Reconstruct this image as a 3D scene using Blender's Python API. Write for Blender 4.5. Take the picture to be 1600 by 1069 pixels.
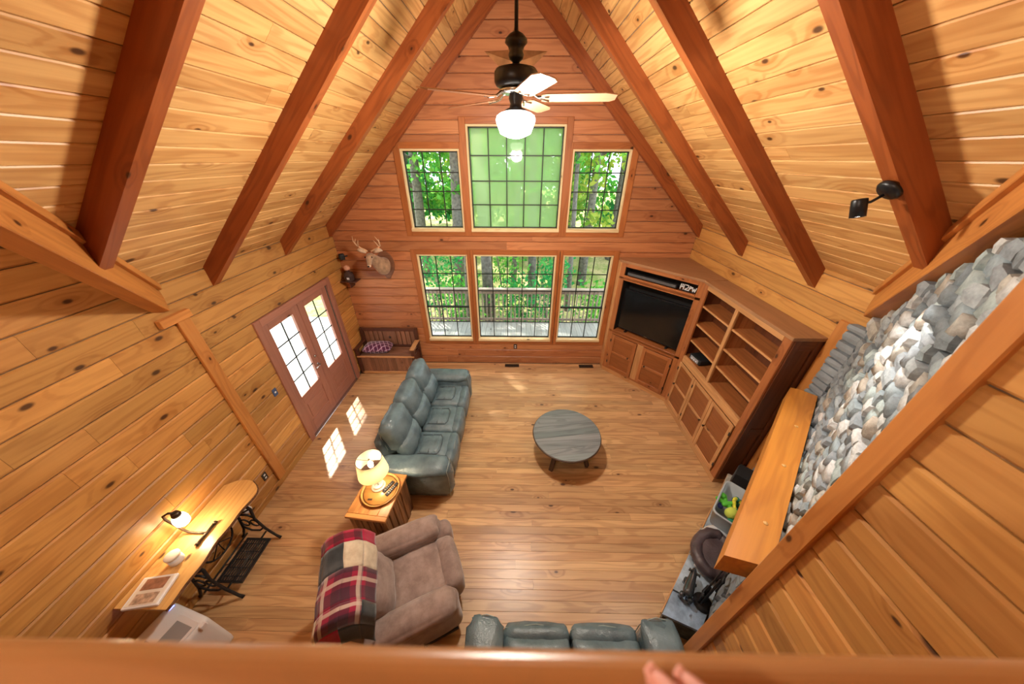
import bpy, bmesh, math, random
from mathutils import Vector, Matrix, noise as mnoise
random.seed(7)
scene = bpy.context.scene
for o in list(bpy.data.objects): bpy.data.objects.remove(o, do_unlink=True)
COL = scene.collection
PI = math.pi

# ------------------------------------------------------------------ camera
F_PX = 469.0
def cam_rows(pitch=.5485, yaw=.013, roll=.003):
    cp, sp, cy, sy, cr, sr = math.cos(pitch), math.sin(pitch), math.cos(yaw), math.sin(yaw), math.cos(roll), math.sin(roll)
    A = Matrix(((1,0,0),(0,0,-1),(0,1,0)))
    Rz = Matrix(((cy,sy,0),(-sy,cy,0),(0,0,1)))
    Rx = Matrix(((1,0,0),(0,cp,-sp),(0,sp,cp)))
    Rr = Matrix(((cr,-sr,0),(sr,cr,0),(0,0,1)))
    return Rr @ Rx @ A @ Rz
M = cam_rows()
cd = bpy.data.cameras.new('camera'); cam = bpy.data.objects.new('camera', cd); COL.objects.link(cam)
cd.sensor_fit = 'HORIZONTAL'; cd.sensor_width = 36.0; cd.lens = F_PX/1600*36.0
cd.clip_start = .02; cd.clip_end = 300
rot = Matrix((M[0], -M[1], -M[2])).transposed()
cam.matrix_world = Matrix.Translation((0,0,4.0)) @ rot.to_4x4()
cd.dof.use_dof = True; cd.dof.focus_distance = 4.5; cd.dof.aperture_fstop = 2.2
scene.camera = cam

# ------------------------------------------------------------------ light
scene.view_settings.view_transform = 'Standard'; scene.view_settings.look = 'None'
scene.view_settings.gamma = 1.0; scene.view_settings.use_curve_mapping = False
scene.view_settings.exposure = 0.25
world = bpy.data.worlds.new('world'); scene.world = world; world.use_nodes = True
wn = world.node_tree; bg = wn.nodes['Background']
bg.inputs[0].default_value = (.82,.90,1.0,1); bg.inputs[1].default_value = 3.6
sd = bpy.data.lights.new('sun','SUN'); sun = bpy.data.objects.new('sun', sd); COL.objects.link(sun)
sd.energy = 14.0; sd.angle = math.radians(1.2); sd.color = (1,.95,.86)
sun.rotation_euler = Vector((.53,-.68,-1.36)).to_track_quat('-Z','Y').to_euler(); sun.location = (-6,12,18)
FAN_W, LOFT_FILL_W = 265.0, 130.0

# ------------------------------------------------------------------ materials
def mat_new(name):
    m = bpy.data.materials.new(name); m.use_nodes = True
    nt = m.node_tree; nt.nodes.clear()
    out = nt.nodes.new('ShaderNodeOutputMaterial'); b = nt.nodes.new('ShaderNodeBsdfPrincipled')
    nt.links.new(b.outputs[0], out.inputs[0])
    return m, nt, b, out
def nd(nt, t, **kw):
    n = nt.nodes.new('ShaderNode'+t)
    for k, v in kw.items():
        if k.startswith('i_'):
            key = k[2:]; key = int(key) if key.isdigit() else key
            s = n.inputs[key]
            if hasattr(v, 'node'): nt.links.new(v, s)
            else: s.default_value = v
        else: setattr(n, k, v)
    return n
def math_(nt, op, a, b=None, c=None, clamp=False):
    n = nt.nodes.new('ShaderNodeMath'); n.operation = op; n.use_clamp = clamp
    for i, v in enumerate((a,b,c)):
        if v is None: continue
        if hasattr(v,'node'): nt.links.new(v, n.inputs[i])
        else: n.inputs[i].default_value = v
    return n.outputs[0]
def mapr(nt, v, a, b, c, d, smooth=False):
    n = nt.nodes.new('ShaderNodeMapRange'); nt.links.new(v, n.inputs[0])
    if smooth: n.interpolation_type = 'SMOOTHSTEP'
    for i, x in enumerate((a,b,c,d)): n.inputs[i+1].default_value = x
    return n.outputs[0]
def mixc(nt, f, a, b, mode='MIX'):
    n = nt.nodes.new('ShaderNodeMix'); n.data_type = 'RGBA'; n.blend_type = mode
    for s, v in ((n.inputs[0],f),(n.inputs[6],a),(n.inputs[7],b)):
        if hasattr(v,'node'): nt.links.new(v, s)
        elif isinstance(v, (int,float)): s.default_value = v
        else: s.default_value = (*v[:3],1)
    return n.outputs[2]
def srgb(h):
    h = h.lstrip('#'); r = []
    for i in (0,2,4):
        c = int(h[i:i+2],16)/255; r.append(c/12.92 if c<=.04045 else ((c+.055)/1.055)**2.4)
    return tuple(r)
def plain(name, col, rough=.5, metal=0, spec=.5, noise=0, nscale=8, bump=0, emis=None, estr=0, sheen=0, coat=0, trans=0):
    m, nt, b, out = mat_new(name)
    if isinstance(col,str): col = srgb(col)
    b.inputs['Base Color'].default_value = (*col,1)
    b.inputs['Roughness'].default_value = rough; b.inputs['Metallic'].default_value = metal
    b.inputs['Specular IOR Level'].default_value = spec
    if coat: b.inputs['Coat Weight'].default_value = coat
    if sheen: b.inputs['Sheen Weight'].default_value = sheen
    if trans: b.inputs['Transmission Weight'].default_value = trans
    if noise or bump:
        tc = nd(nt,'TexCoord')
        n = nd(nt,'TexNoise', i_Vector=tc.outputs['Object'], i_Scale=nscale, i_Detail=4.0)
        if noise:
            d = tuple(c*(1-noise) for c in col); l = tuple(min(1,c*(1+noise)) for c in col)
            f = mapr(nt, n.outputs[0], .3,.7,0,1)
            nt.links.new(mixc(nt, f, d, l), b.inputs['Base Color'])
        if bump:
            bp = nd(nt,'Bump', i_Strength=bump, i_Distance=.02, i_Height=n.outputs[0]); nt.links.new(bp.outputs[0], b.inputs['Normal'])
    if emis:
        b.inputs['Emission Color'].default_value = (*emis,1); b.inputs['Emission Strength'].default_value = estr
    return m
def wood(name, light, dark, rough=.35, knots=.5, vary=.16, ring=1.0, gs=1.0, contrast=.55, knotcol='#3a1806', axis='X', coat=0.0, hue2=None):
    m, nt, b, out = mat_new(name)
    light, dark, knotcol = srgb(light), srgb(dark), srgb(knotcol)
    tc = nd(nt,'TexCoord'); oi = nd(nt,'ObjectInfo')
    r = oi.outputs['Random']
    off = nd(nt,'CombineXYZ', i_0=math_(nt,'MULTIPLY',r,53.0), i_1=math_(nt,'MULTIPLY',r,177.0), i_2=math_(nt,'MULTIPLY',r,91.0))
    src = tc.outputs['Object']
    if axis != 'X':
        mp = nd(nt,'Mapping', i_Vector=src); mp.inputs['Rotation'].default_value = (0,0,PI/2) if axis=='Y' else (0,PI/2,0); src = mp.outputs[0]
    v = nd(nt,'VectorMath', operation='ADD', i_0=src, i_1=off.outputs[0]).outputs[0]
    m1 = nd(nt,'Mapping', i_Vector=v); m1.inputs['Scale'].default_value = (.5*gs,4.2*gs,4.2*gs)
    n1 = nd(nt,'TexNoise', i_Vector=m1.outputs[0], i_Scale=1.0, i_Detail=2.5, i_Roughness=.5, i_Distortion=.25)
    sv_ = nd(nt,'SeparateXYZ', i_0=v); cv_ = nd(nt,'CombineXYZ', i_0=sv_.outputs[0], i_1=math_(nt,'ADD',sv_.outputs[1],sv_.outputs[2]))
    mk = nd(nt,'Mapping', i_Vector=cv_.outputs[0]); mk.inputs['Scale'].default_value = (1.9*gs,3.6*gs,1.0)
    vo = nd(nt,'TexVoronoi', voronoi_dimensions='2D', i_Vector=mk.outputs[0], i_Scale=1.0)
    sepc = nd(nt,'SeparateColor', i_0=vo.outputs['Color'])
    keep = math_(nt,'LESS_THAN', sepc.outputs[0], knots)
    siz = mapr(nt, sepc.outputs[1], 0,1,.7,1.6)
    dk = math_(nt,'DIVIDE', vo.outputs['Distance'], siz)
    kd = math_(nt,'MULTIPLY', mapr(nt, dk, .025,.065,1,0,True), keep)
    kh = math_(nt,'MULTIPLY', mapr(nt, dk, .05,.32,1,0,True), keep)
    field = math_(nt,'ADD', n1.outputs[0], math_(nt,'MULTIPLY', kh, .14))
    rings = math_(nt,'SINE', math_(nt,'MULTIPLY', field, 58*ring))
    rings = mapr(nt, rings, -.3,1,0,1,True)
    m2 = nd(nt,'Mapping', i_Vector=v); m2.inputs['Scale'].default_value = (1.3,46,46)
    n2 = nd(nt,'TexNoise', i_Vector=m2.outputs[0], i_Scale=1.0, i_Detail=2.0)
    m3 = nd(nt,'Mapping', i_Vector=v); m3.inputs['Scale'].default_value = (.7,2.4,2.4)
    n3 = nd(nt,'TexNoise', i_Vector=m3.outputs[0], i_Scale=1.0, i_Detail=2.0)
    f = math_(nt,'ADD', math_(nt,'MULTIPLY', rings, .5*contrast), math_(nt,'MULTIPLY', mapr(nt,n2.outputs[0],.3,.7,0,1), .45*contrast))
    f = math_(nt,'ADD', f, math_(nt,'MULTIPLY', mapr(nt,n3.outputs[0],.3,.7,-.5,.5), .5*contrast), clamp=True)
    f = math_(nt,'ADD', f, math_(nt,'MULTIPLY', kh, .28), clamp=True)
    col = mixc(nt, f, light, dark)
    if hue2: col = mixc(nt, math_(nt,'FRACT', math_(nt,'MULTIPLY', r, 7.31)), col, mixc(nt, f, srgb(hue2), dark))
    col = mixc(nt, math_(nt,'MULTIPLY', kd, .9), col, knotcol)
    tone = mapr(nt, math_(nt,'FRACT', math_(nt,'MULTIPLY', r, 13.7)), 0,1,1-vary,1+vary*.6)
    hsv = nd(nt,'HueSaturation', i_Color=col, i_Value=tone)
    nt.links.new(hsv.outputs[0], b.inputs['Base Color'])
    b.inputs['Roughness'].default_value = rough
    if coat: b.inputs['Coat Weight'].default_value = coat; b.inputs['Coat Roughness'].default_value = .3
    bp = nd(nt,'Bump', i_Strength=.06, i_Distance=.01, i_Height=f); nt.links.new(bp.outputs[0], b.inputs['Normal'])
    return m
MT = {}
MT['pine_wall']  = wood('pine_wall', '#d09a54', '#985c24', rough=.42, knots=.5, vary=.24, contrast=.5, hue2='#cc9250')
MT['pine_back']  = wood('pine_back', '#c68758', '#965634', rough=.45, knots=.26, vary=.18, contrast=.65, hue2='#bc7a4e')
MT['pine_ceil']  = wood('pine_ceiling', '#dcae70', '#a86c34', rough=.42, knots=.42, vary=.16, contrast=.68, hue2='#d2a062')
MT['pine_trim']  = wood('pine_trim', '#c98544', '#9c5a26', rough=.4, knots=.25, vary=.12)
MT['red_beam']   = wood('red_beam', '#9c5226', '#6c3012', rough=.38, knots=.30, vary=.12, contrast=.6)
MT['red_trim']   = wood('red_trim', '#b06a38', '#83441e', rough=.42, knots=.25, vary=.12)
MT['sill']       = wood('sill_pine', '#ecd4a6', '#d2ae78', rough=.4, knots=.1, vary=.08)
MT['door_wood']  = wood('door_wood', '#ab7460', '#845240', rough=.42, knots=.08, vary=.06, contrast=.35)
MT['floor']      = wood('heart_pine_floor', '#d8b07e', '#95643e', rough=.38, knots=.18, vary=.2, ring=1.15, contrast=.62, hue2='#cfa272', coat=.35)
MT['cab']        = wood('cabinet_pine', '#b87442', '#804522', rough=.36, knots=.22, vary=.12, hue2='#ac6838')
MT['cab_pale']   = wood('cabinet_pine_pale', '#cf9a64', '#9c6436', rough=.38, knots=.22, vary=.12)
MT['cab_panel']  = wood('cabinet_panel', '#96582c', '#6e3c1a', rough=.36, knots=.05, vary=.10, contrast=.4)
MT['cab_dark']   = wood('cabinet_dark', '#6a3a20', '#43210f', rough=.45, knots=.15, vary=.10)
MT['cab_top']    = wood('cabinet_top', '#a87a54', '#7d5636', rough=.5, knots=.15, vary=.08, contrast=.4)
MT['mantel']     = wood('mantel_pine', '#d9923f', '#a9622a', rough=.35, knots=.35, vary=.05, ring=.8)
MT['slab']       = wood('slab_maple', '#dcae6c', '#b67c3c', rough=.33, knots=.2, vary=.05)
MT['bark_edge']  = plain('bark_edge', '#6b4526', .8, noise=.4, nscale=30, bump=.5)
MT['end_table']  = wood('end_table_wood', '#c98c4e', '#8e5526', rough=.4, knots=.4, vary=.14)
MT['log']        = wood('log_side', '#a07045', '#4a2a14', rough=.6, knots=.9, vary=.15, contrast=.9, axis='X')
MT['tray']       = wood('tray_wood', '#cf9a55', '#8f5a28', rough=.32, knots=.1, vary=.1)
MT['grey_wood']  = wood('weathered_grey_wood', '#8a8f92', '#565d62', rough=.36, knots=.12, vary=.16, contrast=.7, hue2='#7d8a8c')
MT['grey_leg']   = wood('dark_leg_wood', '#5a4436', '#33261e', rough=.5, knots=.05)
MT['bench_dark'] = wood('bench_dark', '#5a3324', '#33190f', rough=.45, knots=.2)
MT['bench_slat'] = wood('bench_slat', '#94664c', '#63402c', rough=.45, knots=.2, vary=.2)
MT['rail']       = wood('rail_wood', '#a87444', '#7c4c26', rough=.3, knots=.1, coat=.3)
MT['deck']       = wood('deck_grey', '#a8a49c', '#7d7a74', rough=.7, knots=.2, vary=.15, contrast=.5)
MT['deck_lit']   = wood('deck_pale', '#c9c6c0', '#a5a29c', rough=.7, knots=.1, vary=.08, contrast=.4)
MT['deckrail']   = wood('deck_rail', '#a89484', '#7d6c60', rough=.7, knots=.2)
MT['bark']       = plain('tree_bark', '#6a645e', .9, noise=.45, nscale=9, bump=.8)
MT['black']      = plain('black_metal', (.012,.012,.014), .35, .3)
MT['black_matte']= plain('black_matte', (.01,.01,.011), .6)
MT['iron']       = plain('cast_iron', (.03,.028,.028), .5, .5, noise=.4, nscale=20)
MT['chrome']     = plain('brushed_nickel', (.55,.55,.56), .25, 1.0)
MT['bronze']     = plain('bronze_pipe', (.09,.06,.04), .4, .7)
MT['muntin']     = plain('dark_muntin', (.015,.015,.014), .5, .2)
MT['white']      = plain('white_plastic', (.78,.78,.80), .35)
MT['cream']      = plain('cream_ceramic', (.75,.68,.58), .3)
MT['screen']     = plain('tv_screen', (.006,.006,.007), .12, spec=.5)
MT['niche']      = plain('niche_black', (.006,.005,.005), .8)
MT['slate']      = None
def leather(name, base, hi, rough=.34):
    m, nt, b, out = mat_new(name)
    tc = nd(nt,'TexCoord')
    n = nd(nt,'TexNoise', i_Vector=tc.outputs['Object'], i_Scale=5.0, i_Detail=5.0)
    v = nd(nt,'TexVoronoi', i_Vector=tc.outputs['Object'], i_Scale=160.0)
    w = nd(nt,'TexNoise', i_Vector=tc.outputs['Object'], i_Scale=22.0, i_Detail=3.0, i_Distortion=1.2)
    nt.links.new(mixc(nt, mapr(nt,n.outputs[0],.3,.7,0,1), srgb(base), srgb(hi)), b.inputs['Base Color'])
    b.inputs['Roughness'].default_value = rough
    h = math_(nt,'ADD', math_(nt,'MULTIPLY', v.outputs['Distance'], .2), w.outputs[0])
    bp = nd(nt,'Bump', i_Strength=.4, i_Distance=.013, i_Height=h); nt.links.new(bp.outputs[0], b.inputs['Normal'])
    return m
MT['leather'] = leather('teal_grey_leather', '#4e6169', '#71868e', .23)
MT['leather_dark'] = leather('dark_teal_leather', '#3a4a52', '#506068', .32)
MT['black_leather'] = leather('dog_bed_leather', '#3d3234', '#584c50', .33)
MT['stitch'] = plain('pale_piping', '#93a3a0', .6)
def fabric(name, c1, c2, sc=9, bump=.25):
    m, nt, b, out = mat_new(name)
    tc = nd(nt,'TexCoord')
    n = nd(nt,'TexNoise', i_Vector=tc.outputs['Object'], i_Scale=sc, i_Detail=5.0, i_Roughness=.65)
    n2 = nd(nt,'TexNoise', i_Vector=tc.outputs['Object'], i_Scale=240.0, i_Detail=2.0)
    nt.links.new(mixc(nt, mapr(nt,n.outputs[0],.35,.65,0,1), srgb(c1), srgb(c2)), b.inputs['Base Color'])
    b.inputs['Roughness'].default_value = .9; b.inputs['Sheen Weight'].default_value = .4; b.inputs['Sheen Roughness'].default_value=.5
    bp = nd(nt,'Bump', i_Strength=bump, i_Distance=.006, i_Height=n2.outputs[0]); nt.links.new(bp.outputs[0], b.inputs['Normal'])
    return m
MT['suede'] = fabric('taupe_suede', '#85716a', '#a8938a', 7)
def plaid(name, base, dark, light, sc=9.0, coord='UV'):
    m, nt, b, out = mat_new(name)
    tc = nd(nt,'TexCoord'); sp = nd(nt,'SeparateXYZ', i_0=tc.outputs[coord])
    def stripe(o, s, w, ph=0.0): return math_(nt,'LESS_THAN', math_(nt,'FRACT', math_(nt,'ADD', math_(nt,'MULTIPLY', o, s), ph)), w)
    c = base = srgb(base) if isinstance(base,str) else base
    c = mixc(nt, math_(nt,'MULTIPLY', stripe(sp.outputs[0],sc,.5), .6), base, srgb(dark))
    c = mixc(nt, math_(nt,'MULTIPLY', stripe(sp.outputs[1],sc,.5), .6), c, srgb(dark))
    if light:
        c = mixc(nt, math_(nt,'MULTIPLY', stripe(sp.outputs[0],sc,.14,.31), .65), c, srgb(light))
        c = mixc(nt, math_(nt,'MULTIPLY', stripe(sp.outputs[1],sc,.14,.31), .65), c, srgb(light))
    nt.links.new(c, b.inputs['Base Color']); b.inputs['Roughness'].default_value = .95; b.inputs['Sheen Weight'].default_value=.3
    return m
MT['buffalo'] = plaid('buffalo_plaid', '#b0123c', '#2a0a18', None, 8.0)
MT['tartan']  = plaid('red_tartan', '#9a1a3c', '#22212f', '#d6c2b0', 5.0)
MT['tartan2'] = plaid('wine_tartan', '#7a2048', '#3a1434', '#cbb8c8', 5.0)
MT['rib']     = fabric('charcoal_rib', '#1e2429', '#30383c', 30, .6)
MT['fleece']  = fabric('cream_fleece', '#c9b79a', '#e0d2b8', 14, .7)
MT['red_cloth'] = fabric('crimson_cloth', '#a01038', '#b51846', 10)
def glass_mat():
    m = bpy.data.materials.new('window_glass'); m.use_nodes = True; nt = m.node_tree; nt.nodes.clear()
    out = nt.nodes.new('ShaderNodeOutputMaterial'); tr = nt.nodes.new('ShaderNodeBsdfTransparent'); gl = nt.nodes.new('ShaderNodeBsdfGlossy')
    tr.inputs[0].default_value = (.96,.98,.97,1); gl.inputs['Roughness'].default_value = .02
    lw = nd(nt,'LayerWeight', i_Blend=.5); fr = math_(nt,'MULTIPLY_ADD', math_(nt,'POWER', lw.outputs['Facing'], 4.0), .4, .03); mx = nt.nodes.new('ShaderNodeMixShader')
    nt.links.new(fr, mx.inputs[0]); nt.links.new(tr.outputs[0], mx.inputs[1]); nt.links.new(gl.outputs[0], mx.inputs[2]); nt.links.new(mx.outputs[0], out.inputs[0])
    return m
MT['glass'] = glass_mat()
def haze_glass_mat():  # green haze of the screen reflection mixed into the pane colour
    m = bpy.data.materials.new('green_haze_glass'); m.use_nodes = True; nt = m.node_tree; nt.nodes.clear()
    out = nt.nodes.new('ShaderNodeOutputMaterial'); tr = nt.nodes.new('ShaderNodeBsdfTransparent'); df = nt.nodes.new('ShaderNodeBsdfTranslucent'); gl = nt.nodes.new('ShaderNodeBsdfGlossy')
    tr.inputs[0].default_value = (.9,.97,.85,1); df.inputs[0].default_value = (.50,.66,.36,1); gl.inputs['Roughness'].default_value = .03
    lw = nd(nt,'LayerWeight', i_Blend=.5); fr = math_(nt,'MULTIPLY_ADD', math_(nt,'POWER', lw.outputs['Facing'], 4.0), .4, .03); m1 = nt.nodes.new('ShaderNodeMixShader'); m2 = nt.nodes.new('ShaderNodeMixShader')
    m1.inputs[0].default_value = .42
    nt.links.new(tr.outputs[0], m1.inputs[1]); nt.links.new(df.outputs[0], m1.inputs[2])
    nt.links.new(fr, m2.inputs[0]); nt.links.new(m1.outputs[0], m2.inputs[1]); nt.links.new(gl.outputs[0], m2.inputs[2]); nt.links.new(m2.outputs[0], out.inputs[0])
    return m
MT['green_haze'] = haze_glass_mat()
def rnd_mat(name, cols, rough=.8, nscale=14, bump=.5, amt=.35, coord='Object'):
    m, nt, b, out = mat_new(name)
    tc = nd(nt,'TexCoord'); oi = nd(nt,'ObjectInfo')
    cr = nd(nt,'ValToRGB', i_Fac=oi.outputs['Random']); cr.color_ramp.interpolation = 'CONSTANT'
    e = cr.color_ramp.elements
    while len(e) < len(cols): e.new(.5)
    for i, c in enumerate(cols): e[i].position = i/len(cols); e[i].color = (*srgb(c),1)
    n = nd(nt,'TexNoise', i_Vector=tc.outputs[coord], i_Scale=nscale, i_Detail=6.0, i_Roughness=.65)
    f = mapr(nt, n.outputs[0], .3,.7,1-amt,1+amt*.7)
    hs = nd(nt,'HueSaturation', i_Color=cr.outputs[0], i_Value=f)
    nt.links.new(hs.outputs[0], b.inputs['Base Color']); b.inputs['Roughness'].default_value = rough
    bp = nd(nt,'Bump', i_Strength=bump, i_Distance=.02, i_Height=n.outputs[0]); nt.links.new(bp.outputs[0], b.inputs['Normal'])
    return m
MT['stone'] = rnd_mat('field_stone', ['#9aa3a8','#878f95','#b3b5b4','#8d9aa0','#a39a8e','#c0c2c2','#747e84','#9ba8a8','#aaa79f'], .75, 3.0)
MT['slate'] = rnd_mat('blue_slate', ['#94a6ba','#a3b2c0','#aeb4ba','#8ba0b8','#bcb6aa'], .40, 6.0, .4, .55)
MT['mortar'] = plain('mortar', '#6e6a62', .95, noise=.25, nscale=20)
MT['drystone'] = plain('hearth_rubble', '#5f605a', .9, noise=.5, nscale=12, bump=.8)
def leaf_mat(name, c1, c2, c3):
    m = bpy.data.materials.new(name); m.use_nodes = True; nt = m.node_tree; nt.nodes.clear()
    out = nt.nodes.new('ShaderNodeOutputMaterial'); df = nt.nodes.new('ShaderNodeBsdfDiffuse'); tl = nt.nodes.new('ShaderNodeBsdfTranslucent'); mx = nt.nodes.new('ShaderNodeMixShader')
    g = nd(nt,'NewGeometry'); cr = nd(nt,'ValToRGB', i_Fac=g.outputs['Random Per Island'])
    e = cr.color_ramp.elements; e.new(.5)
    for i, c in enumerate((c1,c2,c3)): e[i].position = i*.5; e[i].color = (*srgb(c),1)
    nt.links.new(cr.outputs[0], df.inputs[0]); nt.links.new(cr.outputs[0], tl.inputs[0]); mx.inputs[0].default_value = .45
    nt.links.new(df.outputs[0], mx.inputs[1]); nt.links.new(tl.outputs[0], mx.inputs[2]); nt.links.new(mx.outputs[0], out.inputs[0])
    return m
MT['leaf_a'] = leaf_mat('leaf_green', '#3f8f3a', '#5fae46', '#8cc25a')
MT['leaf_b'] = leaf_mat('leaf_deep', '#2f8048', '#3fa05a', '#6cb85c')
MT['leaf_c'] = leaf_mat('leaf_yellow', '#6fa03c', '#98b94a', '#c2c25a')
def ground_mat():
    m, nt, b, out = mat_new('forest_floor')
    tc = nd(nt,'TexCoord')
    n = nd(nt,'TexNoise', i_Vector=tc.outputs['Object'], i_Scale=.9, i_Detail=6.0, i_Roughness=.7)
    n2 = nd(nt,'TexNoise', i_Vector=tc.outputs['Object'], i_Scale=9.0, i_Detail=4.0)
    c = mixc(nt, mapr(nt,n.outputs[0],.42,.6,0,1), srgb('#7d8a3c'), srgb('#b3a070'))
    c = mixc(nt, mapr(nt,n2.outputs[0],.45,.7,0,.6), c, srgb('#5c6a2c'))
    nt.links.new(c, b.inputs['Base Color']); b.inputs['Roughness'].default_value = .95
    return m
MT['ground'] = ground_mat()
MT['globe'] = plain('milk_glass_globe', (.95,.93,.88), .3, emis=(1,.95,.86), estr=6.0)
MT['bulb'] = plain('bulb_glow', (1,.9,.7), .4, emis=(1,.82,.55), estr=12.0)
MT['shade'] = None
def shade_mat():
    m = bpy.data.materials.new('linen_shade'); m.use_nodes = True; nt = m.node_tree; nt.nodes.clear()
    out = nt.nodes.new('ShaderNodeOutputMaterial'); df = nt.nodes.new('ShaderNodeBsdfDiffuse'); tl = nt.nodes.new('ShaderNodeBsdfTranslucent'); mx = nt.nodes.new('ShaderNodeMixShader')
    df.inputs[0].default_value = (.85,.79,.66,1); tl.inputs[0].default_value = (.9,.80,.6,1); mx.inputs[0].default_value = .45
    nt.links.new(df.outputs[0], mx.inputs[1]); nt.links.new(tl.outputs[0], mx.inputs[2]); nt.links.new(mx.outputs[0], out.inputs[0])
    return m
MT['shade'] = shade_mat()

# ------------------------------------------------------------------ helpers
def mesh(name, verts, faces, smooth=False):
    me = bpy.data.meshes.new(name); me.from_pydata([tuple(v) for v in verts], [], faces); me.validate(); me.update()
    if smooth:
        me.polygons.foreach_set('use_smooth', [True]*len(me.polygons))
    return me
def put(name, me, mat=None, parent=None, mtx=None, loc=None, rot=None):
    o = bpy.data.objects.new(name, me); COL.objects.link(o)
    if mat is not None and me is not None and not me.materials: me.materials.append(MT[mat] if isinstance(mat,str) else mat)
    if parent: o.parent = parent
    if mtx is not None: o.matrix_local = mtx
    if loc is not None: o.location = loc
    if rot is not None: o.rotation_euler = rot
    return o
def tag(o, label=None, cat=None, group=None, kind=None):
    if label: o['label'] = label
    if cat: o['category'] = cat
    if group: o['group'] = group
    if kind: o['kind'] = kind
    return o
def thing(name, label, cat, loc=(0,0,0), rz=0, group=None):
    o = bpy.data.objects.new(name, None); COL.objects.link(o); o.empty_display_size = .1
    o.location = loc; o.rotation_euler = (0,0,rz)
    return tag(o, label, cat, group)
def box_vf(sx, sy, sz, ch=0.0):
    """box centred on the origin; ch chamfers the four edges along X and rounds a little"""
    hx, hy, hz = sx/2, sy/2, sz/2
    if ch <= 0:
        v = [(x,y,z) for x in (-hx,hx) for y in (-hy,hy) for z in (-hz,hz)]
        f = [(0,1,3,2),(4,6,7,5),(0,4,5,1),(2,3,7,6),(0,2,6,4),(1,5,7,3)]
        return v, f
    c = min(ch, hy*.45, hz*.45, hx*.45)
    # 24-vertex chamfered box
    v = []; idx = {}
    for X in (-1,1):
        for Y in (-1,1):
            for Z in (-1,1):
                for k in range(3):
                    p = [X*hx, Y*hy, Z*hz]
                    for j in range(3):
                        if j != k: p[j] -= (X,Y,Z)[j]*c
                    idx[(X,Y,Z,k)] = len(v); v.append(tuple(p))
    f = []
    for k in range(3):
        a, b2 = [j for j in range(3) if j != k]
        for s in (-1,1):
            q = []
            for (p1,p2) in ((-1,-1),(1,-1),(1,1),(-1,1)):
                t = [0,0,0]; t[k] = s; t[a] = p1; t[b2] = p2; q.append(idx[(*t,k)])
            if (s > 0) != (k != 1): q.reverse()
            f.append(tuple(q))
    for k in range(3):          # edges along axis k
        a, b2 = [j for j in range(3) if j != k]
        for s1 in (-1,1):
            for s2 in (-1,1):
                t0 = [0,0,0]; t0[a] = s1; t0[b2] = s2; t0[k] = -1; t1 = list(t0); t1[k] = 1
                q = [idx[(*t0,a)], idx[(*t1,a)], idx[(*t1,b2)], idx[(*t0,b2)]]
                f.append(tuple(q))
    for X in (-1,1):
        for Y in (-1,1):
            for Z in (-1,1): f.append(tuple(idx[(X,Y,Z,k)] for k in range(3)))
    return v, f
def fixn(me):
    bm = bmesh.new(); bm.from_mesh(me); bmesh.ops.recalc_face_normals(bm, faces=bm.faces); bm.to_mesh(me); bm.free(); return me
_bxc = {}
def bx(name, parent, mat, x0,x1,y0,y1,z0,z1, ch=.004, grain=None):
    """axis-aligned board in the parent's frame; its longest side (or 'grain') is the local X of the mesh"""
    s = [abs(x1-x0), abs(y1-y0), abs(z1-z0)]; c = ((x0+x1)/2,(y0+y1)/2,(z0+z1)/2)
    k = 'xyz'.index(grain) if grain else max(range(3), key=lambda i: s[i])
    order = {0:(0,1,2),1:(1,2,0),2:(2,0,1)}[k]
    dims = tuple(round(s[i],4) for i in order)
    key = (dims, ch, mat if isinstance(mat,str) else mat.name)
    if key not in _bxc:
        me = mesh(name, *box_vf(*dims, ch)); _bxc[key] = fixn(me)
    ax = [Vector((1,0,0)),Vector((0,1,0)),Vector((0,0,1))]
    m3 = Matrix((ax[order[0]],ax[order[1]],ax[order[2]])).transposed()
    return put(name, _bxc[key], mat, parent, Matrix.Translation(c) @ m3.to_4x4())
def beam(name, parent, mat, a, b, w, h, up=(0,0,1), ch=.004):
    """box from a to b; w across, h along 'up'"""
    a, b = Vector(a), Vector(b); d = b-a; L = d.length; x = d.normalized(); y = Vector(up).cross(x)
    if y.length < 1e-5: y = Vector((0,1,0)).cross(x)
    y.normalize(); z = x.cross(y)
    me = fixn(mesh(name, *box_vf(L,w,h,ch)))
    m = Matrix((x,y,z)).transposed().to_4x4(); m.translation = (a+b)/2
    return put(name, me, mat, parent, m)
def plank_me(L, w, t, c=.006):
    hx, hw = L/2, w/2
    pr = [(-hw,0),(-hw,t-c),(-hw+c,t),(hw-c,t),(hw,t-c),(hw,0)]
    v = [(-hx,y,z) for y,z in pr]+[(hx,y,z) for y,z in pr]
    f = [(i,i+6,(i+1)%6+6,(i+1)%6) for i in range(6)]+[(0,1,2,3,4,5),(11,10,9,8,7,6)]
    return fixn(mesh('plank',v,f))
_pl = {}
def plank(parent, mat, c, xdir, nrm, L, w, t=.02, cham=.006, name='plank'):
    key = (round(L,3), round(w,3), t, mat, cham)
    if key not in _pl: _pl[key] = plank_me(L,w,t,cham)
    x = Vector(xdir).normalized(); z = Vector(nrm).normalized(); y = z.cross(x)
    m = Matrix((x,y,z)).transposed().to_4x4(); m.translation = Vector(c)
    return put(name, _pl[key], mat, parent, m)
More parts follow.
